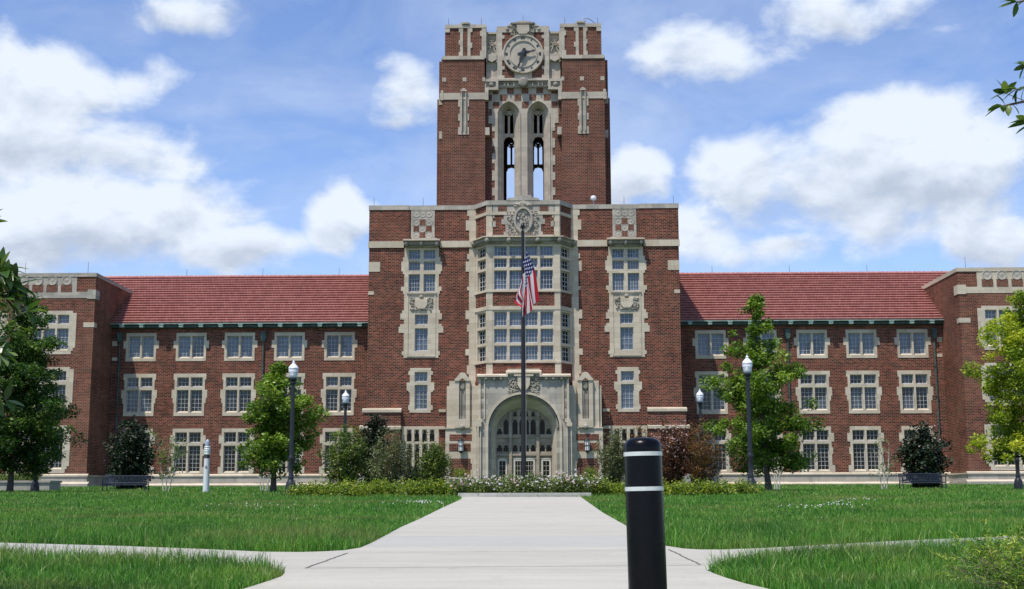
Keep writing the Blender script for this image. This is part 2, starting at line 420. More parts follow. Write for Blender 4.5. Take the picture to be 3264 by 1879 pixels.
def conc_b(t, b):
    o = ocoord(t); x, y, z = t.sep(o)[0:3]
    n = t.noise(t.comb(t.m('MULTIPLY', x, .35), t.m('MULTIPLY', y, 1.5)), 1.3, 6, .65); n2 = t.noise(o, 30, 4, .7); n3 = t.noise(o, .25, 3, .5)
    c = t.mix(t.mapr(n, .3, .7), (.385, .360, .300), (.475, .45, .385))
    c = t.mix(t.mapr(n2, .4, .75, 0, .35), c, (.30, .295, .27))
    band = t.m('MULTIPLY', t.mapr(y, 15.2, 15.25), t.mapr(y, 17.55, 17.6, 1, 0))
    c = t.mix(t.m('MULTIPLY', band, .5), c, (.35, .35, .335))
    st = t.noise(o, 1.7, 6, .75)
    c = t.mix(t.mapr(st, .54, .72, 0, .45), c, (.29, .265, .20))
    sb = t.node('ShaderNodeTexBrick'); t.l.new(t.comb(t.m('ADD', x, 30.0), y), sb.inputs['Vector']); sb.inputs['Scale'].default_value = 1; sb.inputs['Brick Width'].default_value = 60; sb.inputs['Row Height'].default_value = 2.9; sb.offset = 0; sb.inputs['Mortar Size'].default_value = .010
    sb.inputs['Color1'].default_value = (0, 0, 0, 1); sb.inputs['Color2'].default_value = (1, 1, 1, 1)
    c = t.mix(t.m('MULTIPLY', t.sep(sb.outputs['Color'])[0], .28), c, (.33, .315, .275)); c = t.mix(t.m('MULTIPLY', sb.outputs['Fac'], .35), c, (.16, .15, .12))
    ed = t.noise(t.comb(t.m('MULTIPLY', x, 1.2), t.m('MULTIPLY', y, .5), 3.0), 2.2, 7, .8); c = t.mix(t.mapr(ed, .6, .68, 0, .4), c, (.24, .22, .17))
    t.l.new(c, b.inputs['Base Color']); setbump(t, b, n2, .004, .4)
CONC = mat('concrete', rough=.9, spec=.2, build=conc_b)
mb = MB(); n = len(P2)
gz = lambda y, h=0.0: ground(y) + h if y > 0 else .0238 * y + h
mb.v = [(p.x, p.y, .0238 * p.y + .035) for p in P2] + [(p.x, p.y, .0238 * p.y - .1) for p in P2]
mb.f = [tuple(range(n))] + [(i, (i + 1) % n, n + (i + 1) % n, n + i) for i in range(n)]
me_path = obj('path', mb, CONC, fix=False)
bm = bmesh.new(); bm.from_mesh(me_path.data); bmesh.ops.triangulate(bm, faces=[f for f in bm.faces if len(f.verts) > 4]); bmesh.ops.recalc_face_normals(bm, faces=bm.faces); bm.to_mesh(me_path.data); bm.free()
setp(me_path, 'pale concrete walk with a crossing path, leading to the arched entrance', 'path', kind='structure')
JOINT = mat('joint_filler', (.13, .125, .11), .95)
def joint(p0, p1, wd):
    a, b = G(*p0), G(*p1); d = (b - a).normalized(); s_ = Vector((-d.y, d.x, 0)) * wd / 2; m_ = MB()
    N = 24; pl = []
    for i in range(N + 1):
        q = a.lerp(b, i / N) + Vector((random.uniform(-.008, .008), random.uniform(-.008, .008), 0)); pl.append(q)
    for i in range(N):
        A, B = pl[i], pl[i + 1]; zf = lambda v: (v.x, v.y, .0238 * v.y + .039)
        m_.quad(zf(A - s_), zf(B - s_), zf(B + s_), zf(A + s_))
    obj('expansion_joint', m_, JOINT, me_path, fix=False)
joint(z3(1510, 503), z3(1715, 426), .022); joint(z3(1510, 503), z4(940, 488), .016); joint(z4(775, 408), z4(930, 484), .022)
joint(z3(1715, 426), z4(560, 412), .010); joint(z3(2080, 247), z4(500, 246), .010)

# ------------------------------------------------------------------ the hall
YB, YR, YP, YT = 101.0, 106.0, 101.45, 103.6
GB = ground(100)
hall = thing('university_hall', 'long red brick university hall with limestone trim, tiled wings and central clock tower', 'building', (0, YB, GB))
def H(name, mb, m, parent=None, smooth=False, fix=True): return obj(name, mb, m, parent or hall, True, smooth, fix)
XP = 35.03; XB = 12.58; PTOP = 19.07; EAVE = 15.05; BTOP = 24.45
def sash_and_pane(win, lights, Y, nx, nzf, gm, fr=.055, mu=.027, hz=None):
    s_ = MB(); p = MB()
    for (a, b, c, d) in lights:
        y0 = Y
        s_.cells([(a, b, c, d)], [(a + fr, b - fr, c + fr * 1.6, d - fr)], y0, y0 + .07)
        ia, ib, ic, id_ = a + fr, b - fr, c + fr * 1.6, d - fr
        nz = max(1, round((id_ - ic) / nzf))
        for i in range(1, nx): x = ia + (ib - ia) * i / nx; s_.box(x - mu / 2, x + mu / 2, y0 + .015, y0 + .05, ic, id_)
        for i in range(1, nz): z = ic + (id_ - ic) * i / nz; s_.box(ia, ib, y0 + .018, y0 + .047, z - mu / 2, z + mu / 2)
        p.quad((ia - .01, y0 + .055, ic - .01), (ib + .01, y0 + .055, ic - .01), (ib + .01, y0 + .055, id_ + .01), (ia - .01, y0 + .055, id_ + .01))
    obj('sash', s_, SASH, win, True); obj('pane', p, gm, win, True, fix=False)
def window(rect, lights, teeth, Y, gm, nx=3, nzf=.36, stone=STONE, label=None, depth=.24):
    m_ = MB(); m_.cells([rect] + teeth, lights, Y - .035, Y + depth + .1, True)
    # sloped sill under the lights
    lo = min(l[2] for l in lights)
    for (a, b, c, d) in lights:
        if c < lo + .05: m_.wedge(a + .002, b - .002, Y - .02, Y + depth - .02, c - .03, c + .13)
    a, b = rect[0], rect[1]
    o = H('window', m_, stone)
    if label: o['label'] = label
    sash_and_pane(o, lights, Y + depth - .06, nx, nzf, gm)
    return o
def lights_grid(x0, x1, zr, n, mull):
    wd = (x1 - x0 - mull * (n - 1)) / n
    return [(x0 + i * (wd + mull), x0 + i * (wd + mull) + wd, a, b) for i in range(n) for (a, b) in zr]

# wings (recessed ranges)
cols = [zat(6, 828, 820, YR)[0], zat(7, 82, 820, YR)[0], zat(7, 372, 820, YR)[0], zat(7, 670, 820, YR)[0], zat(7, 970, 820, YR)[0]]
zz = lambda y, k=7, x=372, Y=YR: zat(k, x, y, Y)[1]
ROWS = [(zz(618), zz(450), [(zz(600), zz(470))]), (zz(945), zz(693), [(zz(925), zz(790)), (zz(772), zz(715))]), (zz(1303), zz(1020), [(zz(1283), zz(1122)), (zz(1105), zz(1042))])]
HW = zat(7, 463, 820, YR)[0] - zat(7, 282, 820, YR)[0]; HW = HW / 2
LW = (zat(7, 449, 820, YR)[0] - zat(7, 297, 820, YR)[0]) / 2
for sgn in (-1, 1):
    holes = []; wins = []
    for c0 in cols:
        c = c0 * (1 if sgn < 0 else -1)
        for ri, (z0, z1, zr) in enumerate(ROWS):
            r = (c - HW, c + HW, z0, z1); h = z1 - z0; tw = .22
            if ri == 0: te = [(c - HW - tw, c + HW + tw, z0 + h * .45, z0 + h * .72)]
            elif ri == 1: te = [(c - HW - tw, c + HW + tw, z0 + h * .42, z0 + h * .62), (c - HW - tw * .5, c + HW + tw * .5, z0 + h * .30, z0 + h * .42), (c - HW - tw * .45, c + HW + tw * .45, z0 + h * .86, z1)]
            else: te = [(c - HW - tw, c + HW + tw, z0 + h * .68, z0 + h * .86), (c - HW - tw, c + HW + tw, z0 + h * .05, z0 + h * .19), (c - HW - tw * .5, c + HW + tw * .5, z0 + h * .42, z0 + h * .56)]
            gm = (GL_TOP, GL_MID, GL_DARK)[ri]
            wins.append((r, lights_grid(c - LW, c + LW, zr, 2, .16), te, gm))
            holes.append((r[0] + .01, r[1] - .01, r[2] + .01, r[3] - .01))
    x0, x1 = (-XP - .3, -XB + .3) if sgn < 0 else (XB - .3, XP + .3)
    H('wing_wall', MB().cells([(x0, x1, GB - .5, EAVE + .05)], holes, YR, YR + .5), BRICK, fix=False)
    for r, l, te, gm in wins: window(r, l, te, YR, gm)
    zl = zz(1306); zb = zz(1362)
    m_ = MB(); m_.box(x0, x1, YR - .10, YR + .1, GB - .5, zl); m_.box(x0, x1, YR - .45, YR - .1, GB - .5, zb + .06)
    H('plinth', m_, STONEG)
    m_ = MB(); m_.prism([(x0, zl), (x1, zl), (x1, zl + .10), (x0, zl + .10)], YR - .17, YR + .02); m_.wedge(x0, x1, YR - .17, YR + .01, zl + .1, zl + .21); m_.wedge(x0, x1, YR - .45, YR - .1, zb + .06, zb + .2); H('plinth_ledge', m_, STONE)
    # roof: overlapping tile courses
    ye, ze = YR - .55, EAVE + .32; sl = (PTOP - ze) / (111.0 - ye)
    dtop = None
    for k in range(0, 1200):
        y_ = ye + k * .01
        if y_ > 111: 
            sx, sy = 0, 0
        zt = ze + (y_ - ye) * sl
        v = (Vector((zat(7, 600, 116, y_)[0], y_, zat(7, 600, 116, y_)[1])))
        if v.z <= zt: dtop = y_; break
    dtop = dtop or 113.5; zr_ = ze + (dtop - ye) * sl
    m_ = MB(); N = 20
    rx0, rx1 = x0 - .2 * 0, x1
    for i in range(N):
        a, b = i / N, (i + 1) / N
        ya, yb = ye + (dtop - ye) * a, ye + (dtop - ye) * b + .06; za, zb2 = ze + (zr_ - ze) * a, ze + (zr_ - ze) * b + .03
        e0, e1 = (rx0 - (8 if sgn < 0 and ya > 110.9 else 0), rx1 + (8 if sgn > 0 and ya > 110.9 else 0))
        m_.quad((e0, ya, za + .21), (e1, ya, za + .21), (e1, yb, zb2 + .02), (e0, yb, zb2 + .02))
        m_.quad((e0, ya, za + .21), (e0, ya, za + .18), (e1, ya, za + .18), (e1, ya, za + .21))
        m_.quad((e0, ya, za + .18), (e0, ya + .2, za + .03), (e1, ya + .2, za + .03), (e1, ya, za + .18))
    e0, e1 = rx0 - (8 if sgn < 0 else 0), rx1 + (8 if sgn > 0 else 0); m_.quad((e0, dtop, zr_), (e1, dtop, zr_), (e1, dtop + 8, ze), (e0, dtop + 8, ze))
    m_.quad((rx0, ye, ze - .05), (rx1, ye, ze - .05), (rx1, YR + .3, ze - .05), (rx0, YR + .3, ze - .05))
    rf = H('tiled_roof', m_, TILE, fix=False)
    m_ = MB(); x = rx0 - (8 if sgn < 0 else 0)
    while x < rx1 - .4 + (8 if sgn > 0 else 0):
        m_.tube((x, dtop, zr_ + .02), (x + .40, dtop, zr_ + .02), .12, .10, 8); m_.blob((x, dtop, zr_ + .1), (.05, .06, .07)); x += .41
    obj('ridge_tiles', m_, TILE, rf, True, smooth=True)
    m_ = MB(); m_.box(rx0, rx1, ye - .14, ye + .02, ze - .035, ze + .03)
    gt = H('gutter', m_, COPPER)
    m_ = MB(); m_.box(rx0, rx1, YR - .42, YR - .02, ze - .28, ze - .10); H('eave_board', m_, COPPERD)
    m_ = MB(); m_.box(rx0, rx1, YR - .2, YR - .001, EAVE - .02, ze - .28); H('fascia', m_, BLACK)
    cx0 = cols[0] * (-sgn); 
    for i in range(-1, 14):
        x = (cols[0] - 3.2 + 1.68 * i) * (-sgn)
        if not (x0 + .5 < x < x1 - .5): continue
        H('eave_bracket', MB().prism([(x - .17, ze - .3), (x + .17, ze - .3), (x + .17, ze - .07), (x - .17, ze - .07)], ye - .2, YR - .1).box(x - .21, x + .21, ye - .23, ye + .1, ze - .12, ze - .06), COPPER)
    # downpipes with hoppers
    for (px_, d_) in (((7, 522), 1), ((6, 712), 1)):
        xd = zat(px_[0], px_[1] if px_[0] == 7 else 712, 600, YR)[0] * (1 if sgn < 0 else -1)
        m_ = MB(); m_.tube((xd, YR - .12, zl + .1), (xd, YR - .12, EAVE - .9), .065, .065, 8)
        for zc in (4, 6.5, 9, 11.5): m_.box(xd - .1, xd + .1, YR - .2, YR - .0, zc, zc + .06)
        dp = H('downpipe', m_, COPPERD)
        obj('hopper_head', MB().prism([(xd - .12, EAVE - 1.15), (xd + .12, EAVE - 1.15), (xd + .2, EAVE - .85), (xd + .2, EAVE - .35), (xd - .2, EAVE - .35), (xd - .2, EAVE - .85)], YR - .32, YR - .02), COPPERD, dp, True)
    for q, (ya_, yb_) in enumerate(((500, 530), (598, 617))):
        r = RR(6, 668, ya_, 698, yb_, YR); r = r if sgn < 0 else MIR(r)
        H('quoin', MB().cells([r], [], YR - .02, YR + .1), STONE)

# pavilions
for sgn in (-1, 1):
    f = (lambda r: r) if sgn < 0 else MIR
    xin = XP * sgn; xout = (XP + 19) * sgn; xa, xb = min(xin, xout), max(xin, xout)
    zc = lambda y, x=450: zat(6, x, y, YP)[1]
    WX = []
    wx1 = -zat(9, 795, 430, YP)[0]; 
    for (z0, z1, zr, gm) in ((zc(578), zc(320), [(zc(555), zc(425)), (zc(398), zc(343))], GL_TOP), (zc(905), zc(655), [(zc(885), zc(760)), (zc(738), zc(678))], GL_MID), (zc(1285), zc(1002), [(zc(1262), zc(1105)), (zc(1085), zc(1020))], GL_DARK)):
        inner = zat(6, 408, 450, YP)[0]
        for k in range(3):
            e = inner - k * 5.6
            L = lights_grid(e - 4.25 + .0, e, zr, 4, .17) if k == 0 else lights_grid(e - 4.25, e, zr, 4, .17)
            r = (e - 4.45, e + .28, z0, z1); h = z1 - z0
            te = [(r[0] - .2, r[1] + .2, z1 - .45, z1 - .02) if 0 else (r[0], r[1] + .32, z1 - h * .86, z1 - h * .05), (r[0], r[1] + .14, z0 + h * .08, z0 + h * .22)]
            WX.append((f(r), [f(l) for l in L], [f(q) for q in te], gm))
    zcap = zc(118)
    H('pavilion_wall', MB().cells([(xa, xb, GB - .5, zcap + .01)], [(w_[0][0] + .01, w_[0][1] - .01, w_[0][2] + .01, w_[0][3] - .01) for w_ in WX], YP, YP + .5), BRICKP, fix=False)
    m_ = MB(); xin0 = xin; xin = xin - .006 * sgn
    m_.quad((xin, YP, GB - .5), (xin, 118, GB - .5), (xin, 118, PTOP), (xin, YP, PTOP)) if sgn < 0 else m_.quad((xin, 118, GB - .5), (xin, YP, GB - .5), (xin, YP, PTOP), (xin, 118, PTOP))
    xin = xin0; H('pavilion_side_wall', m_, BRICKP, fix=False)
    for w_ in WX: window(w_[0], w_[1], w_[2], YP, w_[3])
    m_ = MB(); m_.box(xa - .06, xb + .06, YP - .07, YP + .5, zcap, PTOP + .0)
    m_.box(xin - .06, xin + .06 + .0, YP + .5, 111.2, zcap, PTOP) if sgn else None
    m_.box(xa + .3, xb - .3, YP + .4, 118, PTOP - .9, PTOP - .7)
    H('parapet_coping', m_, STONEG if sgn < 0 else STONE)
    # stone frieze with roundels and soldier brick panels
    zf0, zf1 = zc(236), zc(120); xfr = zat(6, 458, 170, YP)[0]
    m_ = MB(); m_.cells([f((-XP - 19, xfr, zf0, zf1 - .002)), f((-XP - 19, -XP + .02, zf0 - .12, zc(208)))], [], YP - .03, YP + .2)
    m_.cells([f((zat(6, 522, 220, YP)[0], -XP + .05, zc(250), zc(195)))], [], YP - .06, YP + .9)
    fz = H('frieze', m_, STONEG if sgn < 0 else STONE)
    cx = zat(6, 398, 170, YP)[0]; stp = (zat(6, 398, 170, YP)[0] - zat(6, 312, 170, YP)[0]); bb = MB(); rr = MB()
    for k in range(7):
        x = (cx - k * stp) * (1 if sgn < 0 else -1)
        bb.cells([(x - .46, x + .46, zc(208), zc(163))], [], YP - .045, YP)
        rr.lathe([(.42, YP - .03), (.40, YP - .075), (.33, YP - .075), (.30, YP - .045), (.15, YP - .045), (.0, YP - .07)], 16, (x, zc(139)), 'y')
    obj('brick_panel', bb, BRICKV, fz, True); obj('roundels', rr, STONEG, fz, True)
    r = f((zat(6, 497, 400, YP)[0], -XP + .04, zc(418), zc(390))); H('quoin', MB().cells([r], [], YP - .03, YP + .6), STONE)
    zl = zc(1300); m_ = MB()
    m_.box(xa - .1, xb + .1, YP - .12, 106, GB - .5, zl - .09); m_.box(xa - .3, xb + .3, YP - .5, 105.5, GB - .5, zc(1350))
    H('plinth', m_, STONEG)
    H('plinth_ledge', MB().box(xa - .18, xb + .18, YP - .2, 106.0, zl - .09, zl + .03).wedge(xa - .18, xb + .18, YP - .2, YP, zl + .03, zl + .13).wedge(xa - .3, xb + .3, YP - .5, YP - .12, zc(1350), zc(1350) + .16), STONE)

# central block
z2y = lambda y, Y=YB, x=465: zat(2, x, y, Y)[1]
z4y = lambda y, Y=YB, x=530: zat(4, x, y, Y)[1]
holesB = []; winB = []
xw = -abs(zat(2, 462, 700, YB)[0])
X2 = lambda x, y, Y=YB: zat(2, x, y, Y)[0]
X4 = lambda x, y, Y=YB: zat(4, x, y, Y)[0]
# upper paired window and the stone panel below it
hu = (X2(325, 600), X2(600, 600), z2y(1310), z2y(428))
Lu = [(X2(358, 600), X2(450, 600)), (X2(478, 600), X2(572, 600))]
Lr = [(z2y(520), z2y(448)), (z2y(612), z2y(540)), (z2y(782), z2y(640))]
Lup = [(a, b, c, d) for a, b in Lu for c, d in Lr]
Ldn = [(X2(407, 1100), X2(512, 1100), z2y(1045), z2y(962)), (X2(407, 1100), X2(512, 1100), z2y(1255), z2y(1073))]
def tz(k, x0, x1, y0, y1): ym = (y0 + y1) / 2; return (zat(k, x0, ym, YB)[0], zat(k, x1, ym, YB)[0], zat(k, x0, y1, YB)[1], zat(k, x0, y0, YB)[1])
teU = [tz(2, 300, 626, 540, 618), tz(2, 313, 612, 505, 540), tz(2, 312, 614, 618, 640), tz(2, 297, 622, 740, 775), tz(2, 313, 607, 775, 800), tz(2, 292, 624, 955, 1003), tz(2, 306, 610, 930, 955), tz(2, 278, 636, 1060, 1110), tz(2, 290, 624, 1040, 1060), tz(2, 303, 607, 1258, 1288), tz(2, 318, 597, 1250, 1258)]
hl = tz(4, 425, 622, 215, 630)
teL = [tz(4, 413, 640, 245, 278), tz(4, 397, 653, 350, 425), tz(4, 412, 638, 560, 604), tz(4, 370 + 0, 0, 0, 0) if 0 else tz(4, 413, 640, 425, 440)]
Ll = [tz(4, 470, 590, 252, 345), tz(4, 470, 590, 372, 600)]
ht = tz(4, 350, 698, 757, 1225)
Lt = []
for (a, b) in ((398, 443), (468, 513), (540, 585), (610, 655)):
    Lt.append(tz(4, a, b, 785, 897)); Lt.append(tz(4, a, b, 920, 1190))
for sgn in (-1, 1):
    f = (lambda r: r) if sgn < 0 else MIR
    wu = H('window', MB().cells([f(hu)] + [f(q) for q in teU], [f(q) for q in Lup + Ldn], YB - .05, YB + .35, True), STONE)
    sash_and_pane(wu, [f(q) for q in Lup], YB + .16, 4, .36, GL_TOP); sash_and_pane(wu, [f(q) for q in Ldn], YB + .16, 3, .4, GL_TOP)
    # moulded inner edge of the panel
    m_ = MB(); pr = (X2(345, 1050), X2(575, 1050), z2y(1300), z2y(800)); m_.cells([f(pr)], [f((pr[0] + .1, pr[1] - .1, pr[2] + .1, pr[3] - .1))], YB - .1, YB - .05)
    q = (X2(345, 600), X2(585, 600), z2y(797), z2y(786)); m_.cells([f(q)], [], YB - .16, YB - .04)
    obj('moulding', m_, STONE, wu, True)
    wl = H('window', MB().cells([f(hl)] + [f(q) for q in teL], [f(q) for q in Ll], YB - .035, YB + .35, True), STONE); sash_and_pane(wl, [f(q) for q in Ll], YB + .16, 3, .38, GL_TOP)
    m_ = MB().cells([f(ht)], [f(q) for q in Lt], YB - .04, YB + .4, True)
    for q in [f(q) for q in Lt]:     # cusped heads
        if q[3] - q[2] < 3 or True:
            a, b, c, d = q; wd = b - a
            m_.prism([(a, d), (a, d - .4), (a + wd * .28, d - .28), (a + wd * .22, d - .14), (a + wd * .5, d - .03), (a + wd * .5, d)], YB + .1, YB + .2)
            m_.prism([(b, d), (b, d - .4), (b - wd * .28, d - .28), (b - wd * .22, d - .14), (b - wd * .5, d - .03), (b - wd * .5, d)], YB + .1, YB + .2)
    wt = H('window', m_, STONE); wt['label'] = 'four-light ground floor window with cusped stone heads'; p = MB()
    for (a, b, c, d) in [f(q) for q in Lt]: p.quad((a, YB + .25, c), (b, YB + .25, c), (b, YB + .25, d), (a, YB + .25, d))
    obj('pane', p, GL_BACK, wt, True, fix=False)
    for q in (hu, hl, ht): r = f(q); holesB.append((r[0] + .01, r[1] - .01, r[2] + .01, r[3] - .01))
zcapB = z2y(127)
for a_, b_q in ((-XB, -4.2), (4.2, XB)): H('central_block_wall', MB().cells([(a_, b_q, GB - .5, zcapB + .01)], holesB, YB, YB + .5), BRICK, fix=False)
m_ = MB()
for s_ in (-1, 1):
    m_.quad((s_ * (XB + .006), YB - .001, GB - .5), (s_ * (XB + .006), 118, GB - .5), (s_ * (XB + .006), 118, zcapB + .05), (s_ * (XB + .006), YB - .001, zcapB + .05))
m_.quad((-XB, 118, GB), (XB, 118, GB), (XB, 118, zcapB), (-XB, 118, zcapB)); m_.quad((-XB, YB + .3, zcapB - .4), (XB, YB + .3, zcapB - .4), (XB, 118, zcapB - .4), (-XB, 118, zcapB - .4))
H('central_block_side_wall', m_, BRICK, fix=False)
for sgn in (-1, 1):
    f = (lambda r: r) if sgn < 0 else MIR
    def st(name, rects, y0, y1, m=STONE, holes=[]): return H(name, MB().cells([f(r) for r in rects], [f(r) for r in holes], y0, y1), m)
    cp = H('parapet_coping', MB().cells([f((-XB - .06, X2(362, 105), zcapB, z2y(90)))], [], YB - .16, YB + .5).cells([f((X2(362, 105) - .001, X2(890, 105), zcapB + .0, z2y(90) - .02))], [], YB - .07, YB + .5).box(min(sgn * (XB + .06), sgn * (XB - .45)), max(sgn * (XB + .06), sgn * (XB - .45)), YB + .5, 118, zcapB, z2y(90)), STONEG)
    # proud brick corner pier of the parapet storey
    H('brick_pier', MB().cells([f((-XB - .02, X2(366, 250), z2y(375), zcapB))], [], YB - .1, YB + .2), BRICK)
    # string course
    for q_ in ((-XB - .08, X2(320, 400)), (X2(610, 400), X2(870, 400))): st('string_course', [(q_[0], q_[1], z2y(428), z2y(376))], YB - .12, YB + .1)
    st('quoin', [tz(2, 40, 130, 540, 618)[:0] or (-XB - .02, X2(130, 580), z2y(618), z2y(540))], YB - .03, YB + .6)
    st('quoin', [(-XB - .02, X2(80, 790), z2y(802), z2y(775))], YB - .03, YB + .6)
    # chequer panel
    pn = st('chequer_panel', [(X2(378, 240), X2(567, 240), z2y(352), z2y(110)), (X2(385, 240), X2(585, 240), z2y(362), z2y(350))], YB - .045, YB + .2, STONEG)
    bb = MB(); rr = MB(); xsq = [X2(v, 230) for v in (396, 444, 496, 545)]; zq = [z2y(v) for v in (350, 305, 252, 200)]
    for i in range(3):
        for j in range(3):
            r = f((xsq[i] + .02, xsq[i + 1] - .02, zq[j] + .02, zq[j + 1] - .02))
            if (i + j) % 2 == 1: bb.cells([r], [], YB - .065, YB)
            else: rr.lathe([(.30, YB - .045), (.29, YB - .068), (.25, YB - .068), (.22, YB - .05), (.1, YB - .05), (0, YB - .08)], 14, ((r[0] + r[1]) / 2, (r[2] + r[3]) / 2), 'y')
        r = f((xsq[i], xsq[i + 1], z2y(180), z2y(132))); rr.lathe([(.32, YB - .045), (.31, YB - .068), (.27, YB - .068), (.23, YB - .05), (.1, YB - .05), (0, YB - .08)], 14, ((r[0] + r[1]) / 2, (r[2] + r[3]) / 2), 'y')
    obj('brick_panel', bb, BRICKV, pn, True); obj('roundels', rr, STONEG, pn, True)
    # hood cornice above the paired window
    q2 = f((X2(318, 380), X2(612, 380), 0, 0)); H('cornice_slope', MB().wedge(q2[0], q2[1], YB - .75, YB, z2y(374), z2y(374) + .17), STONE)
    co = st('window_cornice', [(X2(318, 380), X2(612, 380), z2y(384), z2y(374))], YB - .75, YB + .1)
    m_ = MB(); a, b, _, _ = f((X2(326, 400), X2(604, 400), 0, 1))
    m_.box(a, b, YB - .5, YB, z2y(412), z2y(384)); m_.box(a + .1, b - .1, YB - .3, YB, z2y(428), z2y(412))
    for t_ in (.06, .5, .94): x = a + (b - a) * t_; m_.blob((x, YB - .5, z2y(404)), (.2, .22, .24), 8, 6); m_.blob((x, YB - .62, z2y(398)), (.1, .1, .12), 7, 5)
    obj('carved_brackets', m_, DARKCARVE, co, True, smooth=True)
    # shield relief
    m_ = MB(); sx, sz0, sz1 = (X2(459, 870)), z2y(935), z2y(818); sx = sx if sgn < 0 else -sx; h = sz1 - sz0; wd = .50
    m_.prism([(sx - wd, sz1 - .25), (sx + wd, sz1 - .25), (sx + wd, sz0 + .5), (sx + .28, sz0 + .18), (sx - .28, sz0 + .18), (sx - wd, sz0 + .5)], YB - .2, YB - .04)
    sh = H('shield', m_, STONE); m_ = MB()
    for k in range(46):
        s2 = random.choice((-1, 1)); m_.blob((sx + s2 * random.uniform(.55, .9), YB - .07, sz0 + random.uniform(.1, h - .1)), (random.uniform(.06, .13), .1, random.uniform(.05, .14)))
    for k in range(12): m_.blob((sx + random.uniform(-.8, .8), YB - .07, sz0 + .06), (.1, .09, .07))
    m_.blob((sx, YB - .12, sz1 - .05), (.18, .12, .17), 8, 6)
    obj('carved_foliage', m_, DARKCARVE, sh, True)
    # base ledges and battered base
    zA0, zA1, zB0, zB1 = z4y(628), z4y(602), z4y(787), z4y(760)
    xe = X4(346, 700)
    m_ = MB(); m_.cells([f((-XB - .25, xe, GB - .5, zA0))], [], YB - .35, YB + .2); m_.cells([f((-XB - .4, xe, GB - .5, zB0))], [], YB - .5, YB + .2)
    m_.cells([f((X4(698, 700) + 0, X4(762, 700), GB - .5, zA0))], [], YB - .35, YB + .2)
    H('battered_base', m_, BRICK)
    for q_ in ((-XB - .32, xe + .03), (X4(698, 610), X4(762, 610))): st('base_ledge', [(q_[0], q_[1], zA0, zA1)], YB - .45, YB + .1)
    for q_, yo in (((-XB - .32, xe + .03, zA1, zA1 + .13), .45), ((-XB - .5, xe + .03, zB1, zB1 + .13), .62)):
        q2 = f(q_); H('ledge_slope', MB().wedge(q2[0], q2[1], YB - yo, YB - .0, q2[2], q2[3]), STONE)
    for q_ in ((-XB - .5, xe + .03), (X4(695, 770), X4(755, 770))): st('base_ledge', [(q_[0], q_[1], zB0, zB1)], YB - .62, YB + .1)
    m_ = MB(); m_.cells([f((-XB - .5, -5.9, GB - .5, zz(1306)))], [], YB - .68, YB + .1); H('plinth', m_, STONEG)

# bay (canted, three sides)
YF = YB - 1.6
xo = abs(zat(2, 890, 700, YB)[0]); xf = abs(zat(2, 985, 700, YF)[0]); xpr = abs(zat(2, 842, 700, YB)[0])
zyF = lambda y, x=1100: zat(2, x, y, YF)[1]
def facet(mb_fill, mb_holes, d0, d1, name, m, sgn, parent=None):
    # builds in local coords along the facet then rotates it into place
    P0 = Vector((-xo, YB)); P1 = Vector((-xf, YF)); L = (P1 - P0).length; ang = math.atan2(P1.y - P0.y, P1.x - P0.x)
    mb = MB(); mb.cells(mb_fill(L), mb_holes(L), d0, d1)
    v2 = []
    for x, y, z in mb.v:
        X_ = P0.x + x * math.cos(ang) - y * math.sin(ang); Y_ = P0.y + x * math.sin(ang) + y * math.cos(ang)
        v2.append((X_ if sgn < 0 else -X_, Y_, z))
    mb.v = v2; return obj(name, mb, m, parent or hall, True)
Zt = zyF(85); 
z_top1, z_b1 = zyF(345), zyF(395)      # cornice of bay
rU = [(zyF(492), zyF(415)), (zyF(588), zyF(512)), (zyF(762), zyF(608))]
rD = [(zyF(1055), zyF(940)), (zyF(1190), zyF(1077)), (zyF(1330), zyF(1210))]
zU0, zU1 = zyF(772), zyF(395); zD0, zD1 = zyF(1345), zyF(915)
bayw = xf - .0
m_ = MB().cells([(-xf + .02, xf - .02, (zyF(1430) - 2.6), zyF(66))], [(-xf + .45, xf - .45, zU0, zU1), (-xf + .45, xf - .45, zD0, zD1)], YF + .04, YF + .5); H('bay_wall', m_, BRICK)
hwl = xf - .56
for (z0, z1, rows, gm) in ((zU0, zU1, rU, GL_TOP), (zD0, zD1, rD, GL_TOP)):
    L = lights_grid(-hwl, hwl, rows, 4, .2)
    o = H('window', MB().cells([(-xf + .44, xf - .44, z0, z1)], L, YF + .03, YF + .42, True), STONE)
    o['label'] = 'wide four-light bay window in three tiers'
    sash_and_pane(o, L, YF + .22, 4 if 0 else 4, .36, gm)
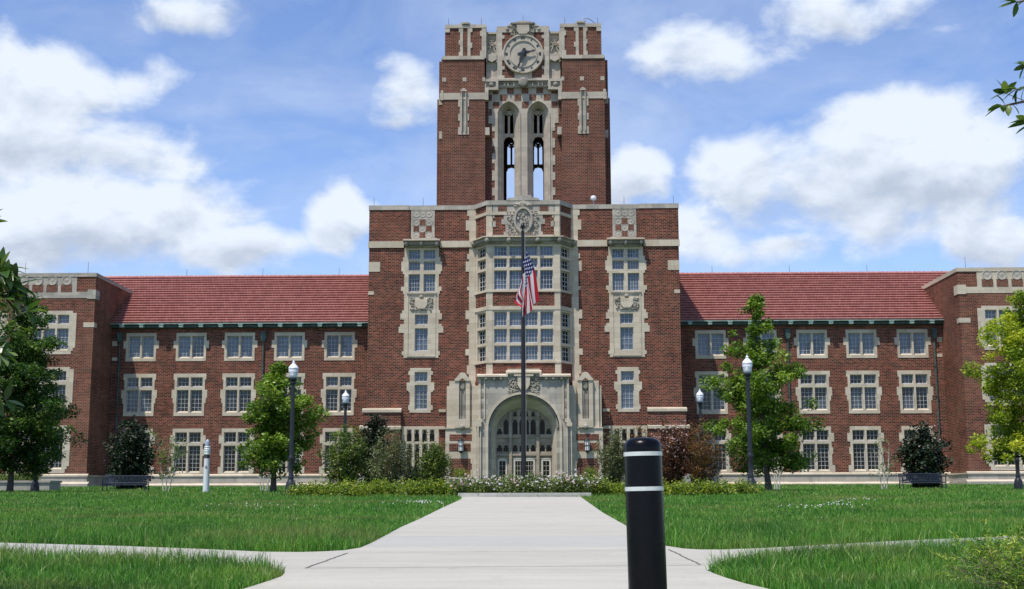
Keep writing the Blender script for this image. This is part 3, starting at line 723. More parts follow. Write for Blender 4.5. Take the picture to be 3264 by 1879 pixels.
# corner piers and bands in stone
for sgn in (-1, 1):
    f = (lambda r: r) if sgn < 0 else MIR
    zb = (zyF(1430) - 2.6)
    fill = [(-xf - .0, -xf + .45, zb, zyF(66))]
    H('bay_pier', MB().cells([f(r) for r in fill], [], YF, YF + .45), STONE)
    ff = lambda L: [(.0, .10, zb, Zt), (L - .14, L + .01, zb, Zt)]
    facet(ff, lambda L: [], -.0, .4, 'bay_pier', STONE, sgn)
    facet(lambda L: [(.05, L - .05, zb, Zt)], lambda L: [(.2, L - .2, rr_[0] , rr_[1]) for rr_ in ((zU0, zU1), (zD0, zD1))], .04, .4, 'bay_wall', BRICK, sgn)
    for (z0, z1, rows) in ((zU0, zU1, rU), (zD0, zD1, rD)):
        wq = facet(lambda L: [(.1, L - .12, z0, z1)], lambda L: [(.34, L - .22, a, b) for a, b in rows], .02, .42, 'window', STONE, sgn)
        ch = facet(lambda L: [(.34, L - .22, a, b) for a, b in rows], lambda L: [q for a, b in rows for i in range(3) for j in range(max(2, round((b - a) / .38)))
            for q in [(.34 + .06 + (L - .68) * i / 3, .34 + .06 + (L - .68) * (i + 1) / 3 - .04, a + .06 + (b - a - .1) * j / max(2, round((b - a) / .38)), a + .06 + (b - a - .1) * (j + 1) / max(2, round((b - a) / .38)) - .04)]], .22, .27, 'sash', SASH, sgn, wq)
        facet(lambda L: [(.3, L - .18, a - .02, b + .02) for a, b in rows], lambda L: [], .275, .29, 'pane', GL_BACK, sgn, wq)
    # pilaster strip on the main wall beside the bay, toothed
    te = [(-xpr - .28, -xpr, zat(2, 830, a2, YB)[1], zat(2, 830, b2, YB)[1]) for b2, a2 in ((130, 175), (210, 290), (480, 520), (540, 620), (740, 770), (930, 1000), (1045, 1100), (1240, 1290), (1370, 1440))]
    te = [(-xpr - (.28 if i % 2 else .16), -xpr + .01, a2, b2) for i, (_, __, a2, b2) in enumerate(te)]
    H('pilaster', MB().cells([f(r) for r in [(-xpr, -xo + .02, zat(2, 860, 1440, YB)[1] - 2, z2y(92))] + te], [], YB - .05, YB + .3), STONE)
def bayring(name, z0, z1, o_, m, parent=None):
    k = o_
    pts = [(-xo - .06 - k * .8, YB + .2), (-xo - .06 - k * .8, YB), (-xf - k * .55, YF - k), (xf + k * .55, YF - k), (xo + .06 + k * .8, YB), (xo + .06 + k * .8, YB + .2), (xo - .4, YB + .2), (xf - .35, YF + .4), (-xf + .35, YF + .4), (-xo + .4, YB + .2)]
    return obj(name, MB().flat(pts, z0, z1), m, parent or hall, True)
bayring('bay_band', zyF(925), zyF(895), .03, STONE); bayring('bay_band', zyF(782), zyF(765), .06, STONE); bayring('bay_band', zyF(1350), zyF(1335), .06, STONE)
bayring('bay_band', zyF(165), zyF(140), .03, STONE)
cn = bayring('bay_cornice', zyF(352), zyF(344), .52, STONE)
bayring('cornice_moulding', zyF(378), zyF(352), .30, DARKCARVE, cn); bayring('cornice_moulding', zyF(397), zyF(378), .12, DARKCARVE, cn)
m_ = MB()
for x in (-xf, -1.15, 1.15, xf): m_.blob((x, YF - .3, zyF(372)), (.24, .24, .27), 9, 6); m_.blob((x, YF - .44, zyF(368)), (.1, .1, .12), 7, 5)
for x in (-xo - .1, xo + .1): m_.blob((x, YB - .28, zat(2, 880, 400, YB)[1]), (.24, .24, .27), 9, 6)
obj('carved_bosses', m_, DARKCARVE, cn, True, smooth=True)
bayring('parapet_coping', zyF(85), zyF(50), .07, STONEG)
m_ = MB(); zt_ = zyF(50)
m_.prism([(-1.35, zt_ - .02), (1.35, zt_ - .02), (1.2, zt_ + .18), (.75, zt_ + .22), (.6, zt_ + .42), (-.6, zt_ + .42), (-.75, zt_ + .22), (-1.2, zt_ + .18)], YF - .1, YF + .4)
m_.prism([(-.3, zt_ - .3), (.3, zt_ - .3), (0, zt_ + .1)], YF - .16, YF - .05); H('parapet_crest', m_, STONEG)
# stone panels of the bay parapet and the oval emblem
m_ = MB()
xq = abs(zat(2, 1185, 220, YF)[0]); x1_ = abs(zat(2, 1135, 220, YF)[0])
m_.cells([(-x1_ - .02, x1_ + .02, zyF(330), zyF(150)), (-xq, xq, zyF(325), zyF(60)), (-xf + .4, -x1_ + .0, zyF(345), zyF(325)), (x1_, xf - .4, zyF(345), zyF(325)), (-x1_, x1_, zyF(345), zyF(322)), (-xf + .4, xf - .4, zyF(158), zyF(62))] +
         [(s_ * 1.0 * a, s_ * 1.0 * b, zyF(p1), zyF(p0)) if s_ > 0 else (-b, -a, zyF(p1), zyF(p0)) for s_ in (-1, 1) for a, b, p0, p1 in ((x1_, x1_ + .16, 158, 200), (x1_, x1_ + .34, 200, 240), (x1_, x1_ + .16, 300, 330), (xf - .7, xf - .4, 215, 260), (xf - .6, xf - .4, 158, 190))],
         [], YF + .0, YF + .1)
ep = H('emblem_panel', m_, STONEG)
bb = MB()
for s_ in (-1, 1):
    c_ = s_ * abs(zat(2, 1108, 115, YF)[0]); bb.cells([(c_ - .36, c_ + .36, zyF(135), zyF(93))], [], YF - .02, YF)
obj('brick_panel', bb, BRICKV, ep, True)
cx, cz = 0.0, zyF(207, 1290); m_ = MB()
def ell(cx, cz, a, b, n=36): return [(cx + a * math.cos(2 * math.pi * i / n), cz + b * math.sin(2 * math.pi * i / n)) for i in range(n + 1)]
a_, b_2 = .80, 1.12
m_.loft(ell(cx, cz, a_ * .98, b_2), YF - .02, ell(cx, cz, a_ * .94, b_2 * .96), YF - .3); m_.loft(ell(cx, cz, a_ * .94, b_2 * .96), YF - .3, ell(cx, cz, a_ * .76, b_2 * .80), YF - .3)
m_.loft(ell(cx, cz, a_ * .76, b_2 * .8), YF - .3, ell(cx, cz, a_ * .72, b_2 * .76), YF - .12); m_.loft(ell(cx, cz, a_ * .72, b_2 * .76), YF - .12, ell(cx, cz, .02, .02), YF - .16)
em = obj('oval_emblem', m_, STONEG, ep, True)
m_ = MB()
for k in range(40):
    q = random.uniform(0, 6.28); r_ = random.uniform(.1, .6); m_.blob((cx + a_ * r_ * math.cos(q), YF - .18, cz + b_2 * r_ * math.sin(q)), (random.uniform(.04, .12), .1, random.uniform(.04, .16)))
for k in range(170):
    s_ = random.choice((-1, 1)); x = s_ * random.uniform(.45, 1.28); z = cz + random.uniform(-1.2, .75)
    if (x / .86) ** 2 + ((z - cz) / 1.18) ** 2 < 1: continue
    m_.blob((x, YF - .06, z), (random.uniform(.04, .09), .07, random.uniform(.04, .10)))
for k in range(20): m_.blob((random.uniform(-.7, .7), YF - .06, cz + 1.2 + random.uniform(-.05, .12)), (.14, .1, .09))
obj('carved_foliage', m_, STONEG, ep, True)

# ---- entrance portal
YQ = 98.3
z4q = lambda y, x=1200, Y=YQ: zat(4, x, y, Y)[1]
XQ = abs(zat(4, 1065, 500, YQ)[0])
def arch(hw, zsp, rise, zb, n=28, cx=0, kind='e'):
    pts = [(cx - hw, zb)]
    if kind == 'e':
        for i in range(n + 1): a = math.pi * (1 - i / n); pts.append((cx + hw * math.cos(a), zsp + rise * math.sin(a)))
    else:
        c = (rise * rise - hw * hw) / (2 * hw); Rr = hw + c; am = math.atan2(rise, c); h = n // 2
        for i in range(h + 1): a = am * i / h; pts.append((cx + c - Rr * math.cos(a), zsp + Rr * math.sin(a)))
        for i in range(h - 1, -1, -1): a = am * i / h; pts.append((cx - c + Rr * math.cos(a), zsp + Rr * math.sin(a)))
    pts.append((cx + hw, zb)); return pts
def front_with_arch(mb, x0, x1, z0, z1, A, y0, y1):
    # panel with an arch cut from its foot
    pl = [(x0, z0)] + [(x0, z1), (x1, z1), (x1, z0)] + list(reversed(A))
    b = len(mb.v); n = len(pl); mb.v += [(x, y0, z) for x, z in pl]
    # fan each side: build strips between arch and the top edge
    mb.v = mb.v[:b]
    h = len(A)
    for i in range(h - 1):
        (xa, za), (xb, zb) = A[i], A[i + 1]
        mb.quad((xa, y0, za), (xb, y0, zb), (xb, y0, z1), (xa, y0, z1))
    mb.quad((x0, y0, z0), (A[0][0], y0, z0), (A[0][0], y0, z1), (x0, y0, z1)); mb.quad((A[-1][0], y0, z0), (x1, y0, z0), (x1, y0, z1), (A[-1][0], y0, z1))
    mb.quad((x0, y0, z1), (x1, y0, z1), (x1, y1, z1), (x0, y1, z1)); mb.quad((x0, y0, z0), (x0, y0, z1), (x0, y1, z1), (x0, y1, z0)); mb.quad((x1, y0, z0), (x1, y0, z1), (x1, y1, z1), (x1, y1, z0))
hwo = abs(zat(4, 1132, 780, YQ)[0]); zsp = z4q(780); rise_o = z4q(437, 1400) - zsp
hwi = abs(zat(4, 1228, 800, YQ + 1.3)[0]); YI = YQ + 1.3; zspi = zat(4, 1228, 810, YI)[1]; rise_i = zat(4, 1400, 585, YI)[1] - zspi
zbase = GB - .3
m_ = MB(); A0 = arch(hwo, zsp, rise_o, zbase); A1 = arch(hwo - .18, zsp, rise_o - .18, zbase); A2 = arch(hwo - .42, zsp, rise_o - .42, zbase); A3 = arch(hwi, zspi, rise_i, zbase)
front_with_arch(m_, -XQ, XQ, zbase, z4q(300), A0, YQ, YB)
po = H('entrance_portal', m_, STONEG, fix=False); po['label'] = 'limestone portal with broad moulded arch'
m_ = MB(); m_.loft(A0, YQ, A0, YQ - .14).loft(A0, YQ - .14, A1, YQ - .14).loft(A1, YQ - .14, A1, YQ + .16); obj('hood_mould', m_, STONE, po, True, smooth=False)
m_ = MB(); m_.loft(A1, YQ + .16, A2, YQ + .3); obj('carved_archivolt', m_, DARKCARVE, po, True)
m_ = MB()
for i in range(2, len(A1) - 2):
    for k in (0, .5):
        x = A1[i][0] * (1 - k) + A1[i + 1][0] * k; z = A1[i][1] * (1 - k) + A1[i + 1][1] * k; x *= .955; z = zsp + (z - zsp) * .945
        m_.blob((x, YQ + .17, z), (.07, .1, .09), 6, 4)
obj('carved_leaves', m_, STONEG, po, True)
m_ = MB(); m_.loft(A2, YQ + .3, A2, YQ + .42); 
A25 = arch((hwo - .42 + hwi) / 2, (zsp + zspi) / 2, (rise_o - .42 + rise_i) / 2, zbase)
m_.loft(A2, YQ + .42, A25, YQ + .8).loft(A25, YQ + .8, [(x * .985, zsp + (z - zsp) * .985 if z > zsp else z) for x, z in A25], YQ + .86).loft([(x * .985, zsp + (z - zsp) * .985 if z > zsp else z) for x, z in A25], YQ + .86, A3, YI).loft(A3, YI, A3, YI + .3)
obj('splayed_reveal', m_, STONE, po, True, smooth=True)
# top cornice with raised centre
m_ = MB(); zc0, zc1 = z4q(300), z4q(284)
xs1 = abs(zat(4, 1318, 290, YQ)[0])
m_.box(-XQ - .15, -xs1, YQ - .3, YB, zc0, zc1); m_.box(xs1, XQ + .15, YQ - .3, YB, zc0, zc1); m_.box(-xs1, xs1, YQ - .3, YB, z4q(268), z4q(252))
m_.box(-xs1, -xs1 + .15, YQ - .3, YQ + .2, zc0, z4q(268)); m_.box(xs1 - .15, xs1, YQ - .3, YQ + .2, zc0, z4q(268)); m_.box(-xs1, xs1, YQ - .02, YB, zc0 - .01, z4q(268))
m_.box(-xs1 + .1, xs1 - .1, YQ + .3, YB, z4q(252), z4q(220))
m_.wedge(-XQ - .15, -xs1, YQ - .3, YQ + .1, zc1, zc1 + .13); m_.wedge(xs1, XQ + .15, YQ - .3, YQ + .1, zc1, zc1 + .13); m_.wedge(-xs1, xs1, YQ - .3, YQ + .1, z4q(252), z4q(252) + .13)
obj('portal_cornice', m_, STONE, po, True)
m_ = MB(); m_.box(-XQ + .05, XQ - .05, YQ - .12, YQ + .05, z4q(322), zc0 + .01)
for s_ in (-1, 1):
    for x in (1.75, 2.3, 2.95): m_.blob((s_ * x, YQ - .16, z4q(316)), (.14, .14, .13), 7, 5)
    for i, (ya_, yb_) in enumerate(((325, 395), (430, 485), (525, 580), (618, 672))): m_.cells([(s_ * (XQ - .28) - .06, s_ * (XQ - .28) + .06, z4q(yb_), z4q(ya_))], [], YQ - .035, YQ - .005)
obj('carved_frieze', m_, DARKCARVE, po, True)
m_ = MB()
for s_ in (-1, 1):
    m_.cells([(min(s_ * (XQ + .008), s_ * (XQ - .16)), max(s_ * (XQ + .008), s_ * (XQ - .16)), z4q(690), zc0), (min(s_ * (XQ - .40), s_ * (XQ - .5)), max(s_ * (XQ - .40), s_ * (XQ - .5)), z4q(690), zc0)], [], YQ - .1, YQ)
    x = s_ * (XQ + .0); m_.cells([(x - .24 - .1 * s_, x + .2 - .1 * s_, z4q(720), z4q(690))], [], YQ - .22, YQ)
    m_.prism([(x - .2, z4q(760)), (x + .2, z4q(760)), (x + .24, z4q(735)), (x, z4q(690)), (x - .24, z4q(735))], YQ - .3, YQ)
    for q in (-.16, .16): m_.tube((x + q, YQ - .12, zbase), (x + q, YQ - .12, z4q(755)), .05, .05, 8)
for s_ in (-1, 1):
    k_ = MB(); off = 0
    idx = [i for i, v in enumerate(m_.v) if v[0] * s_ > 0]; mp = {i: j for j, i in enumerate(idx)}
    k_.v = [m_.v[i] for i in idx]; k_.f = [tuple(mp[i] for i in f_) for f_ in m_.f if f_[0] in mp]
    obj('portal_shaft', k_, STONE, po, True)
# shield over the arch
m_ = MB(); zs0, zs1 = z4q(425, 1500), z4q(290, 1500)
m_.prism([(-.48, zs1), (.48, zs1), (.48, zs0 + .45), (.25, zs0 + .08), (-.25, zs0 + .08), (-.48, zs0 + .45)], YQ - .25, YQ + .02)
m_.box(-.75, .75, YQ - .3, YQ, zs1 - .02, zs1 + .12)
sh = obj('shield', m_, STONE, po, True); m_ = MB()
for k in range(170):
    s_ = random.choice((-1, 1)); x = s_ * random.uniform(.5, 1.18); z = random.uniform(zs0 - .1 - (abs(x) - .5) * .35, zs1)
    m_.blob((x, YQ - .05, z), (random.uniform(.05, .11), .12, random.uniform(.05, .12)))
obj('carved_foliage', m_, DARKCARVE, po, True)
# screen inside the arch
zi = lambda y, x=1400: zat(4, x, y, YI)[1]; xi = lambda x, y=900: zat(4, x, y, YI)[0]
def clipz(x): return zspi + rise_i * math.sqrt(max(0, 1 - (x / hwi) ** 2))
m_ = MB(); N = 60
hol = []
mull = [abs(xi(1365)), abs(xi(1222))]
for s_ in (-1, 1):
    for (a, b) in ((1234, 1283), (1294, 1341), (1379, 1427), (1442, 1491)):
        xa_, xb_ = abs(xi(a)), abs(xi(b)); r = (min(s_ * xa_, s_ * xb_), max(s_ * xa_, s_ * xb_))
        hol.append((*r, zi(830), min(zi(692), clipz(max(abs(r[0]), abs(r[1]))) - .12))); hol.append((*r, zi(990), zi(928)))
        hol.append((r[0] + .06, r[1] - .06, zi(665), min(zi(615), clipz(max(abs(r[0]), abs(r[1]))) - .1))) if clipz(max(abs(r[0]), abs(r[1]))) > zi(640) else None
    for (a, b) in ((1257, 1311), (1408, 1468)):
        xa_, xb_ = abs(xi(a)), abs(xi(b)); hol.append((min(s_ * xa_, s_ * xb_), max(s_ * xa_, s_ * xb_), GB + .4, zi(1078)))
fills = []
for i in range(N):
    xa_, xb_ = -hwi + 2 * hwi * i / N, -hwi + 2 * hwi * (i + 1) / N
    fills.append((xa_, xb_, zbase, clipz((xa_ + xb_) / 2) + .03))
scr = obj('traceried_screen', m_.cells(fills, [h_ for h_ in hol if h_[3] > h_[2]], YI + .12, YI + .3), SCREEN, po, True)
m_ = MB()
for s_ in (-1, 1):
    x = s_ * abs(xi(1360)); m_.box(x - .11, x + .11, YI - .08, YI + .14, zbase, clipz(x) - .05)
for (a, b, q) in ((843, 862, .10), (895, 905, .05), (1010, 1028, .14), (1050, 1062, .06)): m_.box(-hwi, hwi, YI + .12 - q, YI + .14, zi(b), zi(a))
obj('mullions', m_, SCREEN, po, True); m_ = MB()
for h_ in hol[:]:
    if h_[3] > zi(1070) + .05:                        # cusps
        a, b, c, d = h_; wd = b - a
        m_.prism([(a, d), (a, d - .24), (a + wd * .2, d - .17), (a + wd * .14, d - .1), (a + wd * .42, d)], YI + .16, YI + .24); m_.prism([(b, d), (b, d - .24), (b - wd * .2, d - .17), (b - wd * .14, d - .1), (b - wd * .42, d)], YI + .16, YI + .24)
obj('cusps', m_, SCREEN, po, True)
m_ = MB(); m_.quad((-hwi, YI + .27, zbase), (hwi, YI + .27, zbase), (hwi, YI + .27, zspi + rise_i), (-hwi, YI + .27, zspi + rise_i)); obj('pane', m_, GL_BACK, po, True, fix=False)
for s_ in (-1, 1):
    for (a, b) in ((1240, 1328), (1388, 1486)):
        xa_, xb_ = sorted((s_ * abs(xi(a)), s_ * abs(xi(b)))); g0, g1 = sorted((s_ * abs(xi(a + 14)), s_ * abs(xi(b - 14))))
        zt2 = zi(1078); m_ = MB(); m_.cells([(xa_, xb_, zbase, zi(1062))], [(g0, g1, GB + .45, zt2)], YI + .06, YI + .15)
        for i in ((1,) if a < 1300 else (1, 2)): x = g0 + (g1 - g0) * i / (2 if a < 1300 else 3); m_.box(x - .011, x + .011, YI + .09, YI + .13, GB + .45, zt2)
        for i in (1, 2, 3): z = GB + .45 + (zt2 - GB - .45) * i / 4; m_.box(g0, g1, YI + .09, YI + .13, z - .012, z + .012)
        m_.prism([(xa_, zi(1062)), (xb_, zi(1062)), ((xa_ * .3 + xb_ * .7), zi(1052)), ((xa_ * .7 + xb_ * .3), zi(1052))], YI + .04, YI + .16)
        H('door', m_, DOORM)
# flanking buttress piers
YK = 99.2
for s_ in (-1, 1): H('portal_return', MB().box(s_ * (XQ - .03), s_ * (XQ + .55), YQ + .7, YB + .3, zbase, zat(4, 1045, 380, YK)[1]), STONE)
zk = lambda y, x=900: zat(4, x, y, YK)[1]; xk = lambda x, y=600: zat(4, x, y, YK)[0]
for sgn in (-1, 1):
    f = (lambda r: r) if sgn < 0 else MIR
    x0, x1 = xk(755, 1000), xk(1057, 1000)
    bp = H('buttress', MB().cells([f((x0, x1, zbase, zk(775)))], [], YK, YB), STONE)
    bb = MB()
    for (a, b, c, d) in ((793, 830, 1022, 888), (790, 915, 990, 987), (805, 1055, 988, 1225), (792, 1100, 1003, 1155)):
        bb.cells([f((xk(a, 1000), xk(c, 1000), zk(d), zk(b)))], [], YK - .02 - .001 * a / 800, YK)
    obj('brick_panel', bb, BRICK, bp, True)
    m_ = MB(); m_.cells([f((xk(765), xk(1035), zk(776), zk(380)))], [], YK + .3, YB)
    m_.cells([f((xk(790), xk(865), zk(776), zk(335)))], [], YK + .12, YB); m_.cells([f((xk(950), xk(1030), zk(776), zk(333)))], [], YK + .12, YB)
    m_.cells([f((xk(752, 770), xk(1058, 770), zk(779), zk(768)))], [], YK - .08, YK + .3)
    q0, q1 = sorted((f((xk(845), xk(983), 0, 1))[0], f((xk(845), xk(983), 0, 1))[1])); i0, i1 = q0 + .33, q1 - .33
    m_.cells([(q0, q1, zk(770), zk(335))], [(i0, i1, zk(690), zk(338))], YK - .12, YK + .3)
    xm = (q0 + q1) / 2
    m_.prism([(q0 - .04, zk(335)), (i0, zk(335)), (xm, zk(312)), (i1, zk(335)), (q1 + .04, zk(335)), (q1 + .02, zk(318)), (xm + .42, zk(300)), (xm + .2, zk(262)), (xm, zk(256)), (xm - .2, zk(262)), (xm - .42, zk(300)), (q0 - .02, zk(318))], YK - .2, YK + .3)
    m_.prism([(q0, zk(770)), (q1, zk(770)), (xm + .2, zk(690)), (xm - .2, zk(690))], YK - .16, YK - .1)
    obj('pinnacle', m_, STONE, bp, True)
    m_ = MB(); m_.cells([(i0, i1, zk(690), zk(338))], [], YK + .1, YK + .3)
    for xx in (-.14, .14): m_.box(xm + xx - .05, xm + xx + .05, YK, YK + .12, zk(690), zk(430))
    m_.prism([(xm - .17, zk(350)), (xm + .17, zk(350)), (xm + .17, zk(400)), (xm, zk(415)), (xm - .17, zk(400))], YK - .05, YK + .12)
    m_.blob((xm, YK - .12, zk(765)), (.22, .2, .22), 9, 6)
    obj('carved_niche', m_, DARKCARVE, bp, True)
    # wall lantern
    lx = xk(903, 940) if sgn < 0 else -xk(903, 940); L0, L1 = zk(985), zk(890); m_ = MB()
    ln = H('wall_lantern', MB().lathe([(.26, L1 - .02), (.27, L1), (.12, L1 + .14), (.05, L1 + .2), (.03, L1 + .3)], 8, (lx, YK - .34)).lathe([(.02, L0 - .22), (.16, L0 - .08), (.24, L0)], 8, (lx, YK - .34)).box(lx - .05, lx + .05, YK - .3, YK, L1 + .05, L1 + .12), BLACK)
    for i in range(8): a = math.pi / 8 + math.pi * i / 4; m_.tube((lx + .23 * math.cos(a), YK - .34 + .23 * math.sin(a), L0), (lx + .23 * math.cos(a), YK - .34 + .23 * math.sin(a), L1), .018, .018, 4)
    for zq_ in (L0 + .4, L1 - .4): m_.lathe([(.235, zq_ - .015), (.235, zq_ + .015)], 8, (lx, YK - .34))
    obj('lantern_cage', m_, BLACK, ln, True)
    obj('lantern_glass', MB().lathe([(.19, L0), (.19, L1)], 12, (lx, YK - .34)), mat('opal_glass', (.75, .73, .68), .3), ln, True)

# ---- clock tower
X1 = lambda x, y, Y=YT: zat(1, x, y, Y)[0]
z1y = lambda y, Y=YT, x=300: zat(1, x, y, Y)[1]
TB = 23.5
YC = YT + .7                      # central recessed plane
xo_ = -X1(28, 1400, YT + .9) ; xo2 = -X1(66, 1400); xi_ = -X1(397, 900)
zA = z1y(612); zB = z1y(318); zC = z1y(62)
XT = xo_
for sgn in (-1, 1):
    f = (lambda r: r) if sgn < 0 else MIR
    m_ = MB()
    m_.cells([f((-xo_, -xi_ - .3, TB, zA))], [], YT + .9, YT + 2)
    m_.cells([f((-xo2, -xi_, TB, z1y(640)))], [], YT, YT + 2)
    m_.cells([f((X1(64, 450), X1(392, 450), z1y(640), zB))], [], YT + .15, YT + 2)
    m_.cells([f((X1(40, 450), X1(100, 450), z1y(640), zB))], [], YT + 1.0, YT + 2)
    m_.cells([f((X1(90, 200), X1(403, 200), zB, zC))], [], YT + .3, YT + 2)
    tw = H('tower_buttress', m_, BRICKT)
    m_ = MB()
    m_.cells([f((X1(52, 600) , X1(420, 600), z1y(640), z1y(590)))], [], YT - .06, YT + .5)
    m_.cells([f((X1(38, 620), X1(80, 620), z1y(655), z1y(600)))], [], YT + .85, YT + 1.5)
    m_.cells([f((X1(395, 600), X1(422, 600), z1y(645), z1y(565))), f((X1(60, 600), X1(80, 600), z1y(645), z1y(570)))], [], YT - .09, YT + .5)
    m_.cells([f((X1(70, 318), X1(392, 318), z1y(332), z1y(305)))], [], YT + .05, YT + .6)
    # slot surround, toothed
    m_.cells([f(q) for q in [(X1(205, 750), X1(265, 750), z1y(905), z1y(640))] + [(X1(193, 700), X1(275, 700), z1y(b), z1y(a)) for a, b in ((640, 695), (750, 800), (850, 907))]], [f((X1(222, 740), X1(247, 740), z1y(888), z1y(600)))], YT - .05, YT + .0)
    m_.cells([f((X1(215, 740), X1(222, 740), z1y(888), z1y(570))), f((X1(247, 740), X1(254, 740), z1y(888), z1y(570)))], [], YT - .2, YT)
    xm = (X1(222, 580) + X1(247, 580)) / 2; xm = xm if sgn < 0 else -xm
    m_.prism([(xm - .32, z1y(582)), (xm + .32, z1y(582)), (xm + .12, z1y(562)), (xm, z1y(556)), (xm - .12, z1y(562))], YT - .24, YT)
    # small square blocks of stage two
    for (a, b, c, d) in ((225, 468, 255, 498), (375, 468, 398, 498), (70, 468, 100, 498)): m_.cells([f((X1(a, 480), X1(c, 480), z1y(d), z1y(b)))], [], YT + .12, YT + .3)
    m_.cells([f((X1(40, 880), X1(76, 880), z1y(915), z1y(857)))], [], YT + .87, YT + 1.2); m_.cells([f((X1(398, 880), X1(430, 880), z1y(910), z1y(853)))], [], YT - .03, YT + .75)
    # top stage coping, quoins, central groove strips
    m_.cells([f((X1(90, 75), X1(404, 75), z1y(88), zC))], [], YT + .2, YT + 2.6)
    m_.cells([f(q) for q in [(X1(205, 180), X1(228, 180), zB, z1y(50)), (X1(262, 180), X1(285, 180), zB, z1y(50))] + [(X1(195, 200), X1(228, 200), z1y(b), z1y(a)) for a, b in ((90, 120), (180, 215), (270, 300))] + [(X1(262, 200), X1(298, 200), z1y(b), z1y(a)) for a, b in ((90, 120), (200, 240))] +
              [(X1(90, 200), X1(126, 200), z1y(120), z1y(88)), (X1(370, 200), X1(404, 200), zB, z1y(88)), (X1(358, 200), X1(404, 200), z1y(150), z1y(110)), (X1(358, 200), X1(404, 200), z1y(300), z1y(262))]], [], YT + .22, YT + .6)
    m_.cells([f((X1(228, 180), X1(262, 180), zB, z1y(60)))], [], YT + .42, YT + .6)
    m_.cells([f((X1(218, 50), X1(275, 50), z1y(58), z1y(46)))], [], YT + .1, YT + 1.2)
    obj('tower_dressings', m_, STONET, tw, True)
    m_ = MB(); m_.cells([f((X1(222, 740), X1(247, 740), z1y(888), z1y(590)))], [], YT - .012, YT + .05); obj('slot_back', m_, STONEG, tw, True)
# tower shell: sides, roof, back; openings front and rear are real
def lancet(cx, hw, zsp_, zb, y): return arch(hw, zsp_, hw * 1.25, zb, 16, cx, 'p')
xl = (abs(X1(594, 1000, YC + .8)) + abs(X1(818, 1000, YC + .8))) / 2
hin = (X1(635, 1000, YC + .8) - X1(553, 1000, YC + .8)) / 2; hou = .5 * (abs(X1(500, 1000, YC)) + abs(X1(905, 1000, YC)) - abs(X1(680, 1000, YC)) - abs(X1(725, 1000, YC))) / 2
zapo = zat(1, 590, 650, YC)[1]; zapi = zat(1, 590, 710, YC + .8)[1]
zspo = zapo - hou * 1.25; zspn = zapi - hin * 1.25
XS = abs(X1(470, 1000, YC)); zpan = zat(1, 600, 545, YC)[1]
m_ = MB()
def two_arch_panel(mb, x0, x1, z0, z1, AL, AR, y):
    for A in (AL, AR):
        for i in range(len(A) - 1):
            (xa, za), (xb, zb) = A[i], A[i + 1]
            if abs(xb - xa) > 1e-6: mb.quad((xa, y, za), (xb, y, zb), (xb, y, z1), (xa, y, z1))
    for (a, b) in ((x0, AL[0][0]), (AL[-1][0], AR[0][0]), (AR[-1][0], x1)): mb.quad((a, y, z0), (b, y, z0), (b, y, z1), (a, y, z1))
AL, AR = lancet(-xl, hou, zspo, TB, 0), lancet(xl, hou, zspo, TB, 0)
IL, IR = lancet(-xl, hin, zspn, TB, 0), lancet(xl, hin, zspn, TB, 0)
two_arch_panel(m_, -XS, XS, TB, zpan, AL, AR, YC)
for s_ in (-1, 1):
    xs0 = s_ * XS; m_.quad((xs0, YC, TB), (xs0, YC + .3, TB), (xs0, YC + .3, zpan), (xs0, YC, zpan))
bf = H('belfry_stone_front', m_, STONET, fix=False)
m_ = MB()
for A, I in ((AL, IL), (AR, IR)):
    mid = [((a[0] + i_[0]) / 2, (a[1] + i_[1]) / 2) for a, i_ in zip(A, I)]
    m_.loft(A, YC, A, YC - .08); A9 = [(a[0] + (i_[0] - a[0]) * .12, a[1] + (i_[1] - a[1]) * .12) for a, i_ in zip(A, I)]
    m_.loft(A, YC - .08, A9, YC - .08); m_.loft(A9, YC - .08, mid, YC + .35); m_.loft(mid, YC + .35, [(a[0] + (i_[0] - a[0]) * .6, a[1] + (i_[1] - a[1]) * .6) for a, i_ in zip(A, I)], YC + .38); m_.loft([(a[0] + (i_[0] - a[0]) * .6, a[1] + (i_[1] - a[1]) * .6) for a, i_ in zip(A, I)], YC + .38, I, YC + .8); m_.loft(I, YC + .8, I, YC + 1.3)
obj('lancet_mouldings', m_, STONET, bf, True)
YBK = YT + 12.3
m_ = MB()
two_arch_panel(m_, -xi_ - .4, xi_ + .4, TB, zA, IL, IR, YC + 1.3); two_arch_panel(m_, -XT, XT, TB, zA, IL, IR, YBK); two_arch_panel(m_, -XT, XT, TB, zA, IL, IR, YBK - .5)
for I in (IL, IR): m_.loft(I, YBK - .5, I, YBK)
XU = abs(X1(112, 200, YT + 1.5))
for s_ in (-1, 1):
    m_.quad((s_ * XT, YT + .95, TB), (s_ * XT, YBK, TB), (s_ * XT, YBK, zA), (s_ * XT, YT + .95, zA)); m_.quad((s_ * (XT - .6), YT + 1.95, TB), (s_ * (XT - .6), YBK, TB), (s_ * (XT - .6), YBK, zA), (s_ * (XT - .6), YT + 1.95, zA))
    m_.quad((s_ * XU, YT + 1.5, zA), (s_ * XU, YBK - .5, zA), (s_ * XU, YBK - .5, zC - .5), (s_ * XU, YT + 1.5, zC - .5)); m_.quad((s_ * XU, YT + 1.0, zA), (s_ * XT, YT + 1.0, zA), (s_ * XT, YBK, zA), (s_ * XU, YBK, zA))
for y_ in (YBK - .5, YT + 1.95): m_.quad((-XU, y_, zA), (XU, y_, zA), (XU, y_, zC - .5), (-XU, y_, zC - .5))
